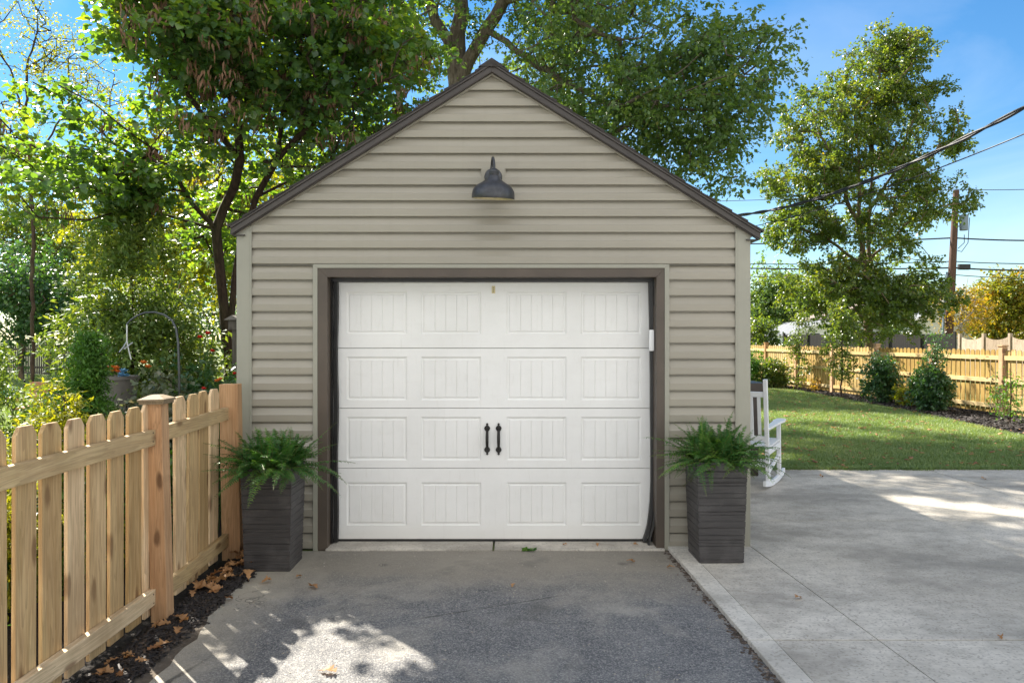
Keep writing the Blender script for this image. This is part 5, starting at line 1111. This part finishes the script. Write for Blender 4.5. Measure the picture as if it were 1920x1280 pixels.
pz = 44; pb = G(1776, pz); pole = thing('utility_pole', 'leaning brown utility pole with grey transformer beyond the fences', 'utility pole', pb)
ptop = P(1793, 357, pz); MB().tube([Vector((0, 0, 0)), (ptop-pb)*.5, ptop-pb], [.24, .21, .16], 12).build('pole_shaft', M['pole'], pole, smooth=True)
tr = P(1807, 432, pz-.1)-pb; f_ = MB(); f_.lathe([(0, 0), (.20, 0), (.22, .02), (.24, .80), (.25, .83), (.22, .88), (.08, .93), (0, .93)], 20, Matrix.Translation(tr)); f_.lathe([(.035, .9), (.05, 1.0), (.03, 1.1), (.02, 1.25), (0, 1.25)], 10, Matrix.Translation(tr)); f_.box((tr.x-.5, tr.y-.03, tr.z+.2), (tr.x-.2, tr.y+.03, tr.z+.27)).box((tr.x-.5, tr.y-.03, tr.z+.55), (tr.x-.2, tr.y+.03, tr.z+.62)); f_.build('transformer', M['trans'], pole)
MB().tube([P(1784, 510, pz)-pb + Vector((-.25, 0, 0)), P(1774, 650, pz)-pb + Vector((-.25, 0, 0))], .07, 8).build('conduit', M['trans'], pole)
MB().tube([P(1818, 408, pz)-pb, P(1815, 455, pz)-pb, P(1803, 472, pz)-pb, P(1790, 468, pz)-pb], .022, 5).build('jumper_wire', M['wire'], pole); MB().tube([P(1808, 440, pz)-pb, P(1808, 455, pz)-pb, P(1796, 466, pz)-pb], .022, 5).build('jumper_wire', M['wire'], pole)
MB().box(tuple(P(1797, 503, pz)-pb - Vector((0, .1, .08))), tuple(P(1818, 498, pz)-pb + Vector((0, .1, .08)))).build('splice_case', M['wire'], pole)
def wire(label, a, b, sag, r, n=24, twist=False, group=None):
    a, b = Vector(a), Vector(b); root = a.copy(); mb = MB(); pts = []
    for k in range(n+1):
        u = k/n; p = a.lerp(b, u); p.z -= sag*4*u*(1-u); pts.append(p-root)
    if twist:
        for s_ in (0, math.pi): 
            q = []
            for k, p in enumerate(pts): an = k*.55+s_; q.append(p + Vector((0, math.cos(an), math.sin(an)))*r*.9)
            mb.tube(q, r, 6)
    else: mb.tube(pts, r, 6)
    o = mb.build('overhead_wire', M['wire'], smooth=True); o.location = root; tag(o, label, 'wire', group); return o
wire('thick twisted black service cable rising from the roof towards the upper right', P(1380, 404, 11.5), P(2050, 130, 6.0), .22, .013, 70, True)
wire('thin black cable below the thick twisted one, crossing the tall tree', P(1415, 424, 11.7), P(2050, 196, 6.2), .10, .006, 40)
gW = 'wires strung between the utility poles'
pp = lambda y_, dz=0: P(1790, y_, pz)
for (yl, yp, yr, rr, lb) in [(378, 355, 349, .02, 'topmost thin wire at the head of the utility pole'), (457, 446, 449, .045, 'thick wire just below the transformer'), (493, 490, 492, .03, 'wire above the black splice case'), (496+4, 502, 505, .05, 'thick wire carrying the black splice case'), (516, 515, 523, .025, 'lowest wire on the utility pole')]:
    wire(lb + ', left span', P(1300, yl, 52), P(1788, yp, pz), .12, rr, group=gW); wire(lb + ', right span', P(1788, yp, pz), P(2050, yr, 40), .10, rr, group=gW)
